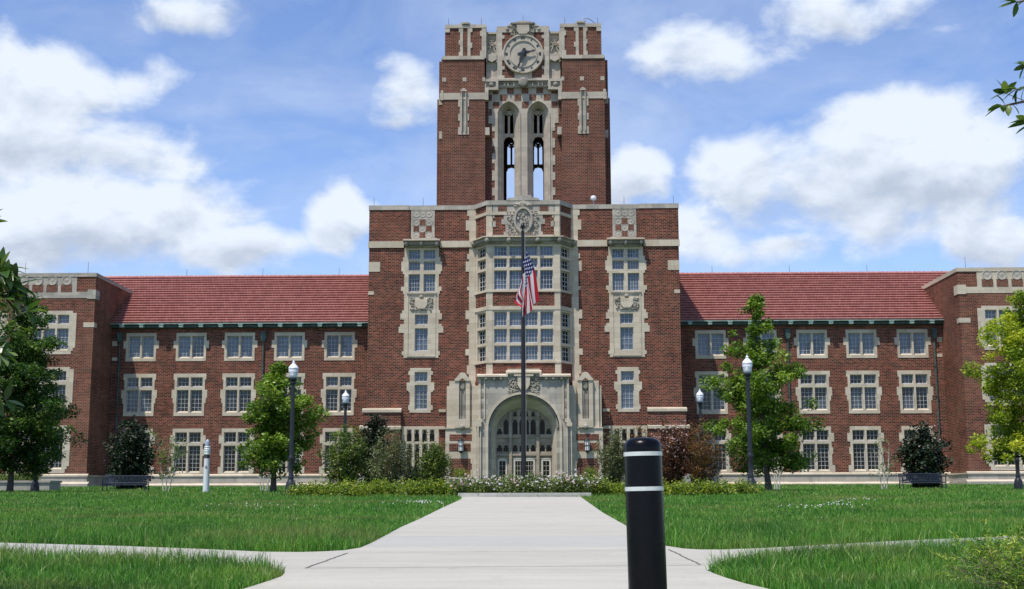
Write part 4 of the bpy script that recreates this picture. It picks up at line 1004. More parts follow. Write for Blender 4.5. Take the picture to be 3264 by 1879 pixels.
m_.quad((-XU, YT + 1.2, zC - 1.2), (XU, YT + 1.2, zC - 1.2), (XU, YBK - .6, zC - 1.2), (-XU, YBK - .6, zC - 1.2)); m_.quad((-XT, YBK, zA + .02), (XT, YBK, zA + .02), (XT, YT + 2.0, zA + .02), (-XT, YT + 2.0, zA + .02))
m_.quad((-XT, YT + 1, TB), (XT, YT + 1, TB), (XT, YBK, TB), (-XT, YBK, TB))
H('tower_shell', m_, brickmat('brick_interior'), fix=False)
# tracery front and back
def zlan(y): return zat(1, 594, y, YC + .8)[1]
for y_ in (YC + .95, YBK - .35):
    for cx in (-xl, xl):
        m_ = MB(); zt1, ztr0, ztr1 = zlan(890), zlan(935), zlan(895)
        m_.box(cx - hin, cx + hin, y_, y_ + .25, ztr0 + .2, ztr1); m_.box(cx - .09, cx + .09, y_, y_ + .22, ztr1, zapi - .3)
        for s_ in (-1, 1):
            m_.box(cx + s_ * hin - .08, cx + s_ * hin + .08, y_, y_ + .22, ztr1, zspn + .5)
            c = cx + s_ * hin * .5; zh = zspn - .1
            for s2 in (-1, 1): m_.prism([(c + s2 * hin * .5, zh + .55), (c + s2 * hin * .5, zh - .25), (c + s2 * hin * .28, zh + .0), (c + s2 * hin * .3, zh + .2), (c + s2 * .02, zh + .45), (c + s2 * .02, zh + .55)], y_ + .03, y_ + .18)
            m_.prism([(cx + s_ * hin, ztr0 + .22), (cx + s_ * hin, ztr0 - .25), (cx + s_ * hin * .75, ztr0 - .02), (cx + s_ * hin * .7, ztr0 + .1), (cx + s_ * hin * .3, ztr0 + .14), (cx, ztr0 + .2)], y_ + .03, y_ + .2)
        # head tracery: ring
        m_.loft(ell(cx, zspn + hin * .72, .36, .36, 14), y_, ell(cx, zspn + hin * .72, .24, .24, 14), y_ + .0); m_.loft(ell(cx, zspn + hin * .72, .24, .24, 14), y_, ell(cx, zspn + hin * .72, .24, .24, 14), y_ + .2)
        H('tracery', m_, STONET if y_ < 110 else STONEG)
# brick strips beside lancets, toothed edge stone
m_ = MB()
for s_ in (-1, 1): m_.cells([(min(s_ * (XS - .05), s_ * (xi_ + .2)), max(s_ * (XS - .05), s_ * (xi_ + .2)), TB, z1y(560, YC))], [], YC + .06, YC + .5)
H('belfry_wall', m_, BRICKT)
m_ = MB(); rng = random.Random(3)
for s_ in (-1, 1):
    y_ = 820
    while y_ < 1420:
        h_ = rng.choice((60, 75)); a, b = XS - .05, XS + (.22 if (y_ // 60) % 2 else .1); m_.cells([(min(s_ * a, s_ * b), max(s_ * a, s_ * b), zat(1, 470, y_ + h_, YC)[1], zat(1, 470, y_, YC)[1])], [], YC + .012, YC + .2); y_ += h_ + 55
    b = abs(X1(422, 780, YC)); m_.cells([(min(s_ * (XS - .05), s_ * b), max(s_ * (XS - .05), s_ * b), zat(1, 430, 822, YC)[1], zat(1, 430, 545, YC)[1])], [], YC + .013, YC + .3)
obj('toothed_quoins', m_, STONET, bf, True)
bb = MB()
ZC_ = lambda y: zat(1, 600, y, YC)[1]
sq = [(565, 548, 615, 597), (675, 548, 727, 595), (787, 548, 838, 595), (510, 602, 560, 650), (620, 602, 672, 650), (733, 602, 783, 650), (843, 602, 895, 650), (455, 656, 505, 706), (677, 656, 729, 706), (900, 656, 950, 702), (425, 602, 448, 650), (957, 602, 985, 650), (425, 712, 448, 760), (957, 708, 985, 757), (457, 570, 500, 600), (900, 570, 950, 598)]
for (a, b, c, d) in sq: bb.cells([(X1(a, 650, YC), X1(c, 650, YC), ZC_(d), ZC_(b))], [], YC - .012 if 470 < a < 900 else YC - .004, YC + .05)
obj('brick_panel', bb, BRICKV, bf, True)
# band below clock
YD = YT + .45
ZD = lambda y: zat(1, 700, y, YD)[1]; XD = lambda x, y=300: zat(1, x, y, YD)[0]
m_ = MB(); hb = abs(XD(490)); hb2 = abs(XD(400, 500))
m_.box(-hb2, hb2, YD - .2, YC + .6, ZD(500), ZD(488)); m_.box(-hb - .02, hb + .02, YD + .05, YC + .6, ZD(545), ZD(500))
for s_ in (-1, 1):
    a = s_ * abs(XD(443, 520)); m_.cells([(a - .62, a + .62, ZD(570), ZD(488))], [(a - .42, a + .42, ZD(552), ZD(508))], YD - .25, YD + .3); m_.box(a - .45, a + .45, YD - .1, YD + .3, ZD(560), ZD(500))
bd = H('corbel_band', m_, STONET); m_ = MB()
for s_ in (-1, 1):
    for k in range(3):
        x = s_ * (1.05 + k * .82); m_.cells([(x - .3, x + .3, ZD(540), ZD(508))], [(x - .2, x + .2, ZD(540) - .1, ZD(515))], YD - .12, YD + .1)
    a = s_ * abs(XD(443, 520)); m_.lathe([(.24, YD - .1), (.2, YD - .25), (.06, YD - .3)], 8, (a, ZD(530)), 'y')
m_.lathe([(.42, YD + .05), (.42, YD - .3), (.3, YD - .38), (.12, YD - .4)], 12, (0, ZD(515)), 'y')
obj('carved_corbels', m_, DARKCARVE, bd, True)
# clock storey
m_ = MB(); zk0, zk1 = ZD(490), ZD(100)
m_.cells([(-hb, hb, zk0, zk1)], [], YD + .05, YT + 2.4); H('clock_stage_wall', m_, BRICKT)
m_ = MB(); e1 = abs(XD(527))
fr = [(-hb, -e1, zk0, zk1), (e1, hb, zk0, zk1), (-hb, hb, zk0, ZD(475)), (-hb, hb, ZD(128), zk1), (-hb - .06, hb + .06, ZD(112), ZD(82)), (-.75, .75, ZD(480), ZD(430)), (-.9, .9, ZD(170), ZD(100))]
for s_ in (-1, 1):
    for (a, b) in ((150, 175), (260, 340), (385, 410), (455, 475)): fr.append((min(s_ * e1, s_ * (e1 - .2)), max(s_ * e1, s_ * (e1 - .2)), ZD(b), ZD(a)))
m_.cells(fr, [], YD - .02, YD + .4)
m_.prism([(-hb * .62, ZD(84)), (hb * .62, ZD(84)), (hb * .52, ZD(66)), (.95, ZD(66)), (.7, ZD(50)), (.0, ZD(42)), (-.7, ZD(50)), (-.95, ZD(66)), (-hb * .52, ZD(66))], YD - .1, YD + .7)
cs = H('clock_surround', m_, STONET)
m_ = MB(); m_.prism([(-.52, ZD(80)), (.52, ZD(80)), (.55, ZD(125)), (.3, ZD(148)), (-.3, ZD(148)), (-.55, ZD(125))], YD - .3, YD)
obj('shield', m_, STONET, cs, True); m_ = MB()
for k in range(46): s_ = random.choice((-1, 1)); m_.blob((s_ * random.uniform(.6, 1.0), YD - .08, random.uniform(ZD(150), ZD(58))), (random.uniform(.05, .12), .12, random.uniform(.06, .13)))
m_.box(-.9, .9, YD - .25, YD, ZD(70), ZD(60)); m_.blob((-1.35, YD - .05, ZD(105)), (.16, .1, .16)); m_.blob((1.35, YD - .05, ZD(105)), (.16, .1, .16))
obj('carved_foliage', m_, DARKCARVE, cs, True)
# traceried side strips
for sgn in (-1, 1):
    a, b = sorted((sgn * abs(XD(404, 300)), sgn * abs(XD(490, 300)))); xm = (a + b) / 2; hw = (b - a) / 2
    ts = H('traceried_strip', MB().box(a, b, YD + .35, YT + 2.2, ZD(490), ZD(112)), STONET); m_ = MB()
    m_.box(a, b, YD + .1, YD + .5, ZD(135), ZD(120)); m_.box(a, a + .1, YD + .1, YD + .4, ZD(350), ZD(135)); m_.box(b - .1, b, YD + .1, YD + .4, ZD(350), ZD(135))
    for (zc_, r_) in ((ZD(190), hw * .78),):
        for q in range(4):
            aa = q * math.pi / 2 + math.pi / 4 * 0; cxq, czq = xm + r_ * .5 * math.cos(aa), zc_ + r_ * .5 * math.sin(aa)
            m_.loft(ell(cxq, czq, r_ * .5, r_ * .5, 10), YD + .12, ell(cxq, czq, r_ * .34, r_ * .34, 10), YD + .2)
    for s2 in (-1, 1):
        m_.path([(xm + s2 * hw * .9, YD + .25, ZD(240)), (xm + s2 * hw * .3, YD + .25, ZD(225)), (xm, YD + .25, ZD(205))], [.06, .06, .06], 5); m_.path([(xm, YD + .25, ZD(205)), (xm + s2 * hw * .6, YD + .25, ZD(265)), (xm + s2 * hw * .85, YD + .25, ZD(290))], [.06, .06, .05], 5)
    m_.prism([(xm - .42, ZD(290)), (xm + .42, ZD(290)), (xm + .42, ZD(330)), (xm, ZD(350)), (xm - .42, ZD(330))], YD + .05, YD + .4)
    obj('tracery_relief', m_, STONET, ts, True)
# the clock
cx, cz = 0.0, ZD(297); rc = (XD(858) - XD(548)) / 2
m_ = MB(); m_.lathe([(rc, YD + .1), (rc, YD - .22), (rc * .985, YD - .26), (rc * .93, YD - .26), (rc * .92, YD - .17), (rc * .70, YD - .17), (rc * .695, YD - .23), (rc * .65, YD - .23), (rc * .645, YD - .15), (.01, YD - .15)], 56, (cx, cz), 'y')
def dial_b(t, b):
    o = ocoord(t); n = t.noise(o, 1.5, 6, .65)
    t.l.new(t.mix(t.mapr(n, .3, .7), (.37, .325, .255), (.49, .43, .34)), b.inputs['Base Color'])
ck = H('clock', m_, mat('clock_stone', rough=.85, build=dial_b), smooth=True); ck['label'] = 'round stone clock face with dark Roman hour marks'
m_ = MB(); ROM = {12: 3, 1: 1, 2: 2, 3: 3, 4: 3, 5: 2, 6: 3, 7: 3, 8: 4, 9: 3, 10: 2, 11: 3}
def bar(mb, cx, cz, ang, r0, r1, off, wd, y0, y1):
    d = (math.sin(ang), math.cos(ang)); p = (d[1], -d[0]); pts = []
    for (r, o_) in ((r0, off - wd), (r0, off + wd), (r1, off + wd), (r1, off - wd)): pts.append((cx + d[0] * r + p[0] * o_, cz + d[1] * r + p[1] * o_))
    mb.prism(pts, y0, y1)
for h_ in range(1, 13):
    a = R_(30 * h_); n_ = {1: 1, 2: 2, 3: 3, 4: 3, 5: 1, 6: 2, 7: 3, 8: 4, 9: 2, 10: 2, 11: 2, 12: 3}[h_]
    r0, r1 = rc * .76, rc * .88
    if h_ in (1, 2, 3):
        for q in range(h_): bar(m_, cx, cz, a, r0, r1, (q - (h_ - 1) / 2) * .1, .028, YD - .20, YD - .16)
    else:
        spec = {4: 'IV', 5: 'V', 6: 'VI', 7: 'VII', 8: 'VIII', 9: 'IX', 10: 'X', 11: 'XI', 12: 'XII'}[h_]; wd = {'I': .10, 'V': .17, 'X': .17}; tot = sum(wd[c] for c in spec); x = -tot / 2
        for c in spec:
            m0 = x + wd[c] / 2; x += wd[c]
            d = (math.sin(a), math.cos(a)); p = (d[1], -d[0])
            def pt(r, o_): return (cx + d[0] * r + p[0] * o_, cz + d[1] * r + p[1] * o_)
            if c == 'I': bar(m_, cx, cz, a, r0, r1, m0, .028, YD - .20, YD - .16)
            else:
                for s_ in (-1, 1):
                    if c == 'V': A_, B_ = (r1, m0 + s_ * .065), (r0, m0)
                    else: A_, B_ = (r1, m0 + s_ * .065), (r0, m0 - s_ * .065)
                    m_.prism([pt(A_[0], A_[1] - .026), pt(A_[0], A_[1] + .026), pt(B_[0], B_[1] + .026), pt(B_[0], B_[1] - .026)], YD - .199 - .001 * s_, YD - .16)
obj('hour_numerals', m_, BLACK, ck, True)
HANDM = mat('blackened_bronze', (.012, .014, .022), .5)
def hand(ang, L, tail, wd, y):
    m_ = MB(); d = (math.sin(ang), math.cos(ang)); p = (d[1], -d[0])
    P = lambda r, o_: (cx + d[0] * r + p[0] * o_, cz + d[1] * r + p[1] * o_)
    m_.prism([P(-tail * .5, -wd * .9), P(0, -wd * 1.6), P(L * .35, -wd * 1.7), P(L * .5, -wd * .8), P(L * .72, -wd * .7), P(L * .76, -wd * 1.5), P(L * .82, -wd * .7), P(L, 0), P(L * .82, wd * .7), P(L * .76, wd * 1.5), P(L * .72, wd * .7), P(L * .5, wd * .8), P(L * .35, wd * 1.7), P(0, wd * 1.6), P(-tail * .5, wd * .9)], y - .04, y)
    m_.lathe([(wd * 1.9, y), (wd * 1.9, y - .05)], 14, P(-tail * .75, 0), 'y')
    obj('clock_hand', m_, HANDM, ck, True)
hand(R_(76), rc * .66, rc * .25, .085, YD - .32); hand(R_(199), rc * .84, rc * .22, .09, YD - .38)
obj('hand_hub', MB().lathe([(.27, YD - .14), (.27, YD - .3), (.18, YD - .42), (.05, YD - .44)], 18, (cx, cz), 'y'), HANDM, ck, True)
# rods, aerial, roof instrument
ROD = mat('rod_metal', (.15, .15, .16), .5, .5)
def rod(x, y, z, h=.9): H('lightning_rod', MB().tube((x, y, z), (x, y, z + h), .022, .015, 5), ROD)
for s_ in (-1, 1):
    for px_ in (118, 368): rod(s_ * abs(X1(px_, 50, YT + .5)), YT + .6, zC - .02, .75)
    for px_ in (78, 472): rod(s_ * abs(zat(2, px_, 90, YB)[0]), YB + .2, z2y(90) - .05, .75)
    rod(s_ * (XP + .8), YP + .3, PTOP - .05, 1.0); rod(s_ * (XP + 6), YP + .3, PTOP - .05, 1.0)
    for x_ in (31, 24, 17): rod(s_ * x_, dtop, zr_ + .05, .7)
rod(0, YD + .4, ZD(44), .7)
m_ = MB(); x_ = abs(X1(1160, 40, YT + .6)); pts = [(x_ - .9 + 1.9 * i / 10, YT + 1.2, zC + .1 + .75 * math.sin(math.pi * i / 10) ** .8) for i in range(11)]
m_.path(pts, [.03] * 11, 5); m_.tube((x_, YT + 1.2, zC), (x_, YT + 1.2, zC + .7), .03); H('roof_aerial', m_, ROD)
xm_, zm_ = zat(3, 582, 75, YB + .8); zm2 = zat(3, 582, 10, YB + .8)[1]
m_ = MB(); m_.tube((xm_, YB + .8, zm_ - .4), (xm_, YB + .8, zm2 - .35), .045); cmb = H('roof_camera', m_, GREYM)
obj('camera_dome', MB().lathe([(.05, zm2), (.2, zm2 - .06), (.24, zm2 - .2), (.24, zm2 - .3), (.16, zm2 - .42), (.02, zm2 - .45)], 14, (xm_, YB + .8)), mat('white_housing', (.75, .75, .75), .4), cmb, True, smooth=True)

# ------------------------------------------------------------------ foliage helpers
def leafmat(name, stops, trans=.35, rough=.5):
    m = bpy.data.materials.new(name); m.use_nodes = True; t = NT(m.node_tree); b = t.n['Principled BSDF']
    at_ = t.node('ShaderNodeAttribute'); at_.attribute_name = 'rnd'
    c = t.ramp(at_.outputs['Fac'], stops); t.l.new(c, b.inputs['Base Color']); b.inputs['Roughness'].default_value = rough; b.inputs['Specular IOR Level'].default_value = .35
    tr = t.node('ShaderNodeBsdfTranslucent'); t.l.new(t.mix(1.0, c, (1.25, 1.35, .6), 'MULTIPLY'), tr.inputs['Color'])
    mx = t.node('ShaderNodeMixShader'); mx.inputs[0].default_value = trans
    t.l.new(b.outputs[0], mx.inputs[1]); t.l.new(tr.outputs[0], mx.inputs[2]); t.l.new(mx.outputs[0], t.n['Material Output'].inputs[0]); return m
LF_OAK = leafmat('oak_leaf', [(0, (.045, .085, .010)), (.45, (.115, .20, .022)), (.8, (.20, .30, .036)), (1, (.32, .40, .07))])
LF_OAKD = leafmat('dark_oak_leaf', [(0, (.020, .050, .010)), (.5, (.050, .11, .018)), (.85, (.10, .18, .03)), (1, (.19, .26, .05))])
LF_YEL = leafmat('yellow_green_leaf', [(0, (.09, .15, .015)), (.45, (.27, .35, .028)), (.8, (.48, .51, .045)), (1, (.62, .58, .08))], .4)
LF_MAG = leafmat('magnolia_leaf', [(0, (.006, .016, .006)), (.6, (.016, .034, .012)), (.93, (.03, .05, .02)), (1, (.08, .045, .02))], .08, .55)
LF_SHR = leafmat('shrub_leaf', [(0, (.035, .060, .010)), (.5, (.10, .15, .024)), (1, (.22, .28, .055))], .25)
LF_OLI = leafmat('olive_leaf', [(0, (.05, .058, .022)), (.5, (.13, .145, .058)), (1, (.26, .27, .12))], .25)
LF_RED = leafmat('red_bronze_leaf', [(0, (.022, .015, .008)), (.4, (.075, .030, .012)), (.8, (.17, .060, .020)), (1, (.32, .19, .12))], .2)
LF_ORG = leafmat('orange_bronze_leaf', [(0, (.03, .03, .01)), (.4, (.10, .065, .018)), (.8, (.23, .095, .025)), (1, (.34, .17, .06))], .25)
LF_HED = leafmat('hedge_leaf', [(0, (.03, .07, .01)), (.4, (.12, .19, .018)), (.8, (.28, .34, .03)), (1, (.42, .42, .05))], .35)
LF_BIR = leafmat('birch_leaf', [(0, (.05, .09, .02)), (.5, (.12, .18, .04)), (1, (.26, .30, .09))], .4)
LF_YEW = leafmat('yew_needle', [(0, (.012, .045, .006)), (.45, (.055, .14, .014)), (.8, (.17, .29, .03)), (1, (.38, .42, .06))], .25)
LF_BIG = leafmat('broad_leaf', [(0, (.025, .06, .012)), (.5, (.06, .12, .025)), (1, (.16, .22, .06))], .3, .3)
BARK = noisy('bark', (.055, .042, .032), (.11, .088, .068), 9, .9, bump=.03); BARKP = noisy('birch_bark', (.38, .34, .28), (.60, .56, .48), 12, .8); TWIG = noisy('twig_bark', (.10, .075, .055), (.19, .15, .11), 12, .9)
def mesh_np(name, V, Fq, rnd, m, parent=None, loc=None, per=4):
    me = bpy.data.meshes.new(name); nv, nf = len(V), len(Fq)
    me.vertices.add(nv); me.vertices.foreach_set('co', np.asarray(V, np.float32).ravel())
    me.loops.add(nf * per); me.loops.foreach_set('vertex_index', np.asarray(Fq, np.int32).ravel())
    me.polygons.add(nf); me.polygons.foreach_set('loop_start', np.arange(0, nf * per, per, dtype=np.int32)); me.polygons.foreach_set('loop_total', np.full(nf, per, np.int32))
    me.update(calc_edges=True); a = me.attributes.new('rnd', 'FLOAT', 'FACE'); a.data.foreach_set('value', np.asarray(rnd, np.float32))
    me.materials.append(m); o = bpy.data.objects.new(name, me); C.objects.link(o)
    if parent: o.parent = parent
    if loc is not None: o.location = loc
    return o
def leaves(P, size, rs, asp=.55, up=.5, seeds=0, tone=None):
    n = len(P); d = rs.normal(size=(n, 3)); d[:, 2] *= .6; d /= np.linalg.norm(d, axis=1)[:, None]
    nn = rs.normal(size=(n, 3)); nn[:, 2] = np.abs(nn[:, 2]) + up; s_ = np.cross(d, nn); s_ /= np.linalg.norm(s_, axis=1)[:, None] + 1e-9
    L = size * rs.uniform(.6, 1.3, n)[:, None]; W = L * asp
    V = np.stack([P - d * L * .5, P + s_ * W * .5 + d * L * .05, P + d * L * .5, P - s_ * W * .5 + d * L * .05], 1).reshape(-1, 3)
    Fq = np.arange(4 * n).reshape(n, 4); base = rs.uniform(0, 1, n) if tone is None else np.clip(tone + rs.normal(0, .2, n), 0, 1)
    return V, Fq, base
def tree(label, base, h, cb, prof, cx=0.0, name='shade_tree', seed=1, nleaf=26000, lsize=.17, lm=None, group=None, trunk_r=.11, per=330, dens=1.0, flat=.42):
    """prof: list of (height fraction of crown, radius); the crown spans cb..h"""
    rs = np.random.RandomState(seed); t = thing(name, label, 'tree', base, 0, group)
    lean = rs.uniform(-.04, .04, 2); tk = MB(); K = 9; pts = []; rad = []
    for i in range(K + 1):
        f = i / K; pts.append((cx * f + lean[0] * h * f + rs.uniform(-.03, .03), lean[1] * h * f + rs.uniform(-.03, .03), h * .97 * f)); rad.append(trunk_r * (1 - f * .9) * (1.35 if i == 0 else 1))
    tk.path(pts, rad, 9); trunkpt = lambda z: Vector(pts[min(K, max(0, int(round(z / (h * .97) * K))))])
    CP = []; CT = []; CR = []
    nb = int(42 * dens); z_ = 0
    for i in range(nb):
        f = (i + rs.uniform(0, .8)) / nb; zc = cb + (h - cb) * f; R = np.interp(f, [p[0] for p in prof], [p[1] for p in prof]) * rs.uniform(.62, 1.12)
        a = i * 2.399 + rs.uniform(-.5, .5); p0 = trunkpt(zc * .93); p0.z = min(zc, h * .96)
        rise = R * rs.uniform(.0, .45) * (1 if f > .25 else .1); p1 = p0 + Vector((math.cos(a) * R, math.sin(a) * R, rise))
        mid = p0.lerp(p1, .5) + Vector((0, 0, -R * .06)); br = max(.012, trunk_r * .34 * (1 - f)); tk.path([p0, mid, p1], [br, br * .65, br * .3], 5)
        tone = rs.uniform(.25, .75)
        for s in np.linspace(.3, 1.0, max(2, int(R / .26))):
            q = p0.lerp(p1, s); q = np.array(q) + rs.normal(0, .10 + .08 * R, 3) * (1, 1, .55); CP.append(q); CT.append(np.clip(tone + rs.normal(0, .12), 0, 1)); CR.append((.17 + .12 * R * (1.15 - s * .6)) * rs.uniform(.7, 1.3))
            if rs.rand() < .6:
                side = Vector((-math.sin(a), math.cos(a), rs.uniform(-.1, .35))) * R * rs.uniform(.18, .4) * rs.choice([-1, 1]); q2 = Vector(q) + side
                tk.path([Vector(q), q2], [br * .3, br * .15], 4); CP.append(np.array(q2)); CT.append(CT[-1]); CR.append(.24 * rs.uniform(.7, 1.3))
    CP = np.array(CP); CT = np.array(CT); CR = np.array(CR); w_ = CR ** 2; n = nleaf
    idx = rs.choice(len(CP), n, p=w_ / w_.sum()); g_ = rs.normal(size=(n, 3)); g_ /= (np.linalg.norm(g_, axis=1)[:, None] + 1e-9); g_ *= rs.uniform(.2, 1, n)[:, None] ** .6
    P = CP[idx] + g_ * CR[idx][:, None] * (1.15, 1.15, flat * 1.6)
    V, Fq, rn = leaves(P, lsize, rs, .6, .7, tone=CT[idx])
    obj('trunk', tk, BARK, t, False, smooth=True); mesh_np('crown', V, Fq, rn, lm, t); return t
def shrub(label, base, w, h, name='shrub', cat='shrub', seed=1, n=9000, lsize=.10, lm=None, stems=14, group=None, top=.5, twiggy=0.0, blossoms=None):
    rs = np.random.RandomState(seed); t = thing(name, label, cat, base, 0, group); st_ = MB(); CP = []; CT = []
    for i in range(stems):
        a = rs.uniform(0, 6.28); f = math.sqrt(rs.rand()); zt = h * (1 - .42 * f * f) * rs.uniform(.78, 1.03)
        p1 = Vector((math.cos(a) * f * w * .46, math.sin(a) * f * w * .46, zt)); p0 = Vector((p1.x * .25, p1.y * .25, 0)); mid = p0.lerp(p1, .5) + Vector((p1.x * .3, p1.y * .3, 0)) * .5
        st_.path([p0, mid, p1], [.02, .013, .006], 4)
        tone = rs.uniform(.25, .75)
        for s in np.linspace(.12 + twiggy * .2, 1.0, 7):
            q = p0.lerp(mid, s * 2) if s < .5 else mid.lerp(p1, s * 2 - 1)
            for k in range(3):
                CP.append(np.array(q) + rs.normal(0, w * .085, 3) * (1, 1, .8)); CT.append(np.clip(tone + rs.normal(0, .15), 0, 1))
    CP = np.array(CP); CT = np.array(CT); idx = rs.randint(0, len(CP), n); P = CP[idx] + rs.normal(0, .085 * (w / 1.5) ** .5, (n, 3)); P[:, 2] = np.abs(P[:, 2])
    V, Fq, rn = leaves(P, lsize, rs, .5, .4, tone=CT[idx]); obj('stems', st_, TWIG, t, False, fix=False); mesh_np('foliage', V, Fq, rn, lm, t)
    if blossoms:
        nb, bm_, bs = blossoms; mb = MB(); ii = rs.randint(0, n, nb)
        for i in ii:
            if P[i][2] < h * .35: continue
            o = P[i] * 1.04 + (0, 0, .03); mb.blob(tuple(o), (bs * rs.uniform(.7, 1.2), bs * rs.uniform(.7, 1.2), bs * .7), 6, 3)
        obj('blossoms', mb, bm_, t, False, smooth=True)
    return t

YE = P2[0].y - .05
print('path end', YE, 'lamp', G(718, 1221).y, 'bench', G(311, 1213).y, 'post', G(509, 1213).y)
U = 3264 / 2530 / F        # radians per picture unit
def gb(px, py): return G(px, py)
def hgt(y0, y1, Y): return abs(y1 - y0) * U * Y / math.cos(PI_) * 1.01
def place(px, d, dz=0):          # point on the ground at distance d under picture column px
    x = zat('p', px, 1205, d)[0]; return Vector((x, d, ground(d) + dz))

# ------------------------------------------------------------------ trees
def T3(px, d, ytop, ybase, k0): return place(px, d), hgt(ytop, 1222, d)
b, h_ = T3(24, 50.0, 740, 1212, 0); tree('large dark green oak at the left edge of the lawn, in front of the planter', b, h_, .9, [(0, 1.5), (.15, 2.1), (.45, 1.7), (.7, 1.35), (.9, .6), (1, .15)], cx=.25, seed=14, nleaf=50000, lm=LF_OAKD, name='oak_tree', group='young trees on the lawn', dens=1.5, lsize=.13, flat=.62)
b, h_ = T3(675, 48.0, 905, 1213, 0); tree('small young oak just left of the tall lamp post on the left lawn', b, h_, 1.0, [(0, 1.2), (.15, 1.6), (.45, 1.4), (.68, .95), (.86, .3), (1, .05)], cx=.30, seed=11, nleaf=22000, flat=.6, lm=LF_OAK, name='oak_tree', group='young trees on the lawn', trunk_r=.11, lsize=.13)
b, h_ = T3(1899, 48.0, 748, 1213, 0); tree('young oak with a two-pronged top, right of the tall right-hand lamp post', b, h_, 1.05, [(0, 1.6), (.12, 1.9), (.35, 1.65), (.55, 1.35), (.72, .72), (.86, .30), (1, .08)], cx=-.12, seed=21, nleaf=31000, flat=.6, lm=LF_OAK, name='oak_tree', group='young trees on the lawn', trunk_r=.11, lsize=.13)
b, h_ = T3(2562, 50.0, 735, 1200, 0); tree('yellow-green tree reaching in from the right edge of the lawn', b, h_, 1.2, [(0, 1.8), (.15, 2.5), (.4, 2.1), (.65, 1.6), (.88, .8), (1, .3)], cx=.2, seed=33, nleaf=48000, flat=.6, lm=LF_YEL, name='yellow_tree', group='young trees on the lawn', lsize=.13)
def birch(label, px, d, y1, w, n, seed, stems=3, lm=LF_BIR):
    b = place(px, d); h = hgt(y1, 1205, d); rs = np.random.RandomState(seed); t = thing('birch_sapling', label, 'sapling', b, 0, 'thin birch saplings by the wall'); m_ = MB(); P = []
    for i in range(stems):
        x = rs.uniform(-.12, .12) + (i - 1) * .2; top = Vector((x + rs.uniform(-.2, .3) * w, rs.uniform(-.2, .2), h * rs.uniform(.7, 1))); p0 = Vector(((i - (stems - 1) / 2) * .09, 0, 0)); mid = p0.lerp(top, .5) + Vector((rs.uniform(-.08, .08), 0, 0))
        m_.path([p0, mid, top], [.028, .018, .006], 6)
        for k in range(9):
            q = mid.lerp(top, rs.rand()) if rs.rand() < .7 else p0.lerp(mid, rs.uniform(.5, 1)); e = q + Vector((rs.uniform(-1, 1) * w * .5, rs.uniform(-.4, .4), rs.uniform(.05, .5))); m_.path([q, e], [.008, .004], 4)
            for j in range(int(n / stems / 9)): P.append(np.array(q.lerp(e, rs.uniform(.3, 1.1))) + rs.normal(0, .09, 3))
    obj('stems', m_, BARKP, t, False, fix=False)
    if n: V, Fq, rn = leaves(np.array(P), .085, rs, .75, .3); mesh_np('foliage', V, Fq, rn, lm, t)
birch('leafy pale-stemmed birch sapling left of the white post', 410, 52, 1058, .85, 900, 2)
birch('nearly bare pale sapling behind the small oak left of the tall lamp post', 652, 54, 1105, .5, 60, 5, 4)
birch('nearly bare pale sapling just right of the two-pronged oak', 1920, 54, 1085, .4, 60, 8, 3)
birch('sparse pale sapling in front of the windows, left of the right-hand bench', 2185, 54, 1058, .8, 240, 6, 3)

# ------------------------------------------------------------------ shrubs
WB = mat('white_blossom', (.62, .56, .53), .7); PB = mat('pink_blossom', (.62, .42, .40), .7)
S = [(850, 57, 95, 1068, LF_SHR, 'rounded dark green shrub, leftmost of the planting left of the entrance', 12000, .11, 0), (925, 61, 72, 1047, LF_MAG, 'tall near-black evergreen shrub behind the olive shrub left of the entrance', 14000, .13, 0),
     (968, 55, 96, 1070, LF_OLI, 'grey-olive twiggy shrub in the middle of the left planting', 8500, .09, .5), (1023, 58, 42, 1150, LF_MAG, 'low dark shrub between two taller ones left of the entrance', 5000, .10, 0),
     (1068, 56, 76, 1098, LF_SHR, 'bushy green shrub nearest the entrance on the left', 9500, .10, .2),
     (1514, 56, 76, 1072, LF_OLI, 'pale olive twiggy shrub just right of the entrance', 8500, .09, .5), (1585, 60, 60, 1066, LF_ORG, 'bronze-tipped shrub behind the bollard', 7000, .10, .2), (1662, 56, 80, 1050, LF_RED, 'tall dark red-bronze shrub right of the bollard', 11500, .10, .1),
     (1733, 56, 92, 1058, LF_ORG, 'orange-bronze twiggy shrub at the right end of the planting', 9000, .09, .4)]
for i, (px, d, wpx, ytop, lm, lab, n, ls, tw) in enumerate(S):
    shrub(lab, place(px, d), wpx * U * d * 1.15, hgt(ytop, 1198, d) * 1.22, name='evergreen_shrub' if lm in (LF_SHR, LF_MAG) else ('bronze_shrub' if lm in (LF_RED, LF_ORG) else 'olive_shrub'), seed=40 + i, n=n, lsize=ls, lm=lm, stems=22, group='shrubs flanking the entrance', twiggy=tw, blossoms=(500, PB, .035) if lm is LF_RED else None)
shrub('dark magnolia shrub in the shaded corner behind the left bench', place(318, 66), 118 * U * 66, hgt(1038, 1200, 66), 'magnolia_shrub', seed=71, n=13000, lsize=.18, lm=LF_MAG, stems=26, group='magnolias behind the benches')
shrub('dark magnolia shrub with reddish leaves behind the right bench', place(2290, 60), 112 * U * 60, hgt(1048, 1198, 60), 'magnolia_shrub', seed=72, n=12500, lsize=.17, lm=LF_MAG, stems=26, group='magnolias behind the benches', blossoms=(40, PB, .04))
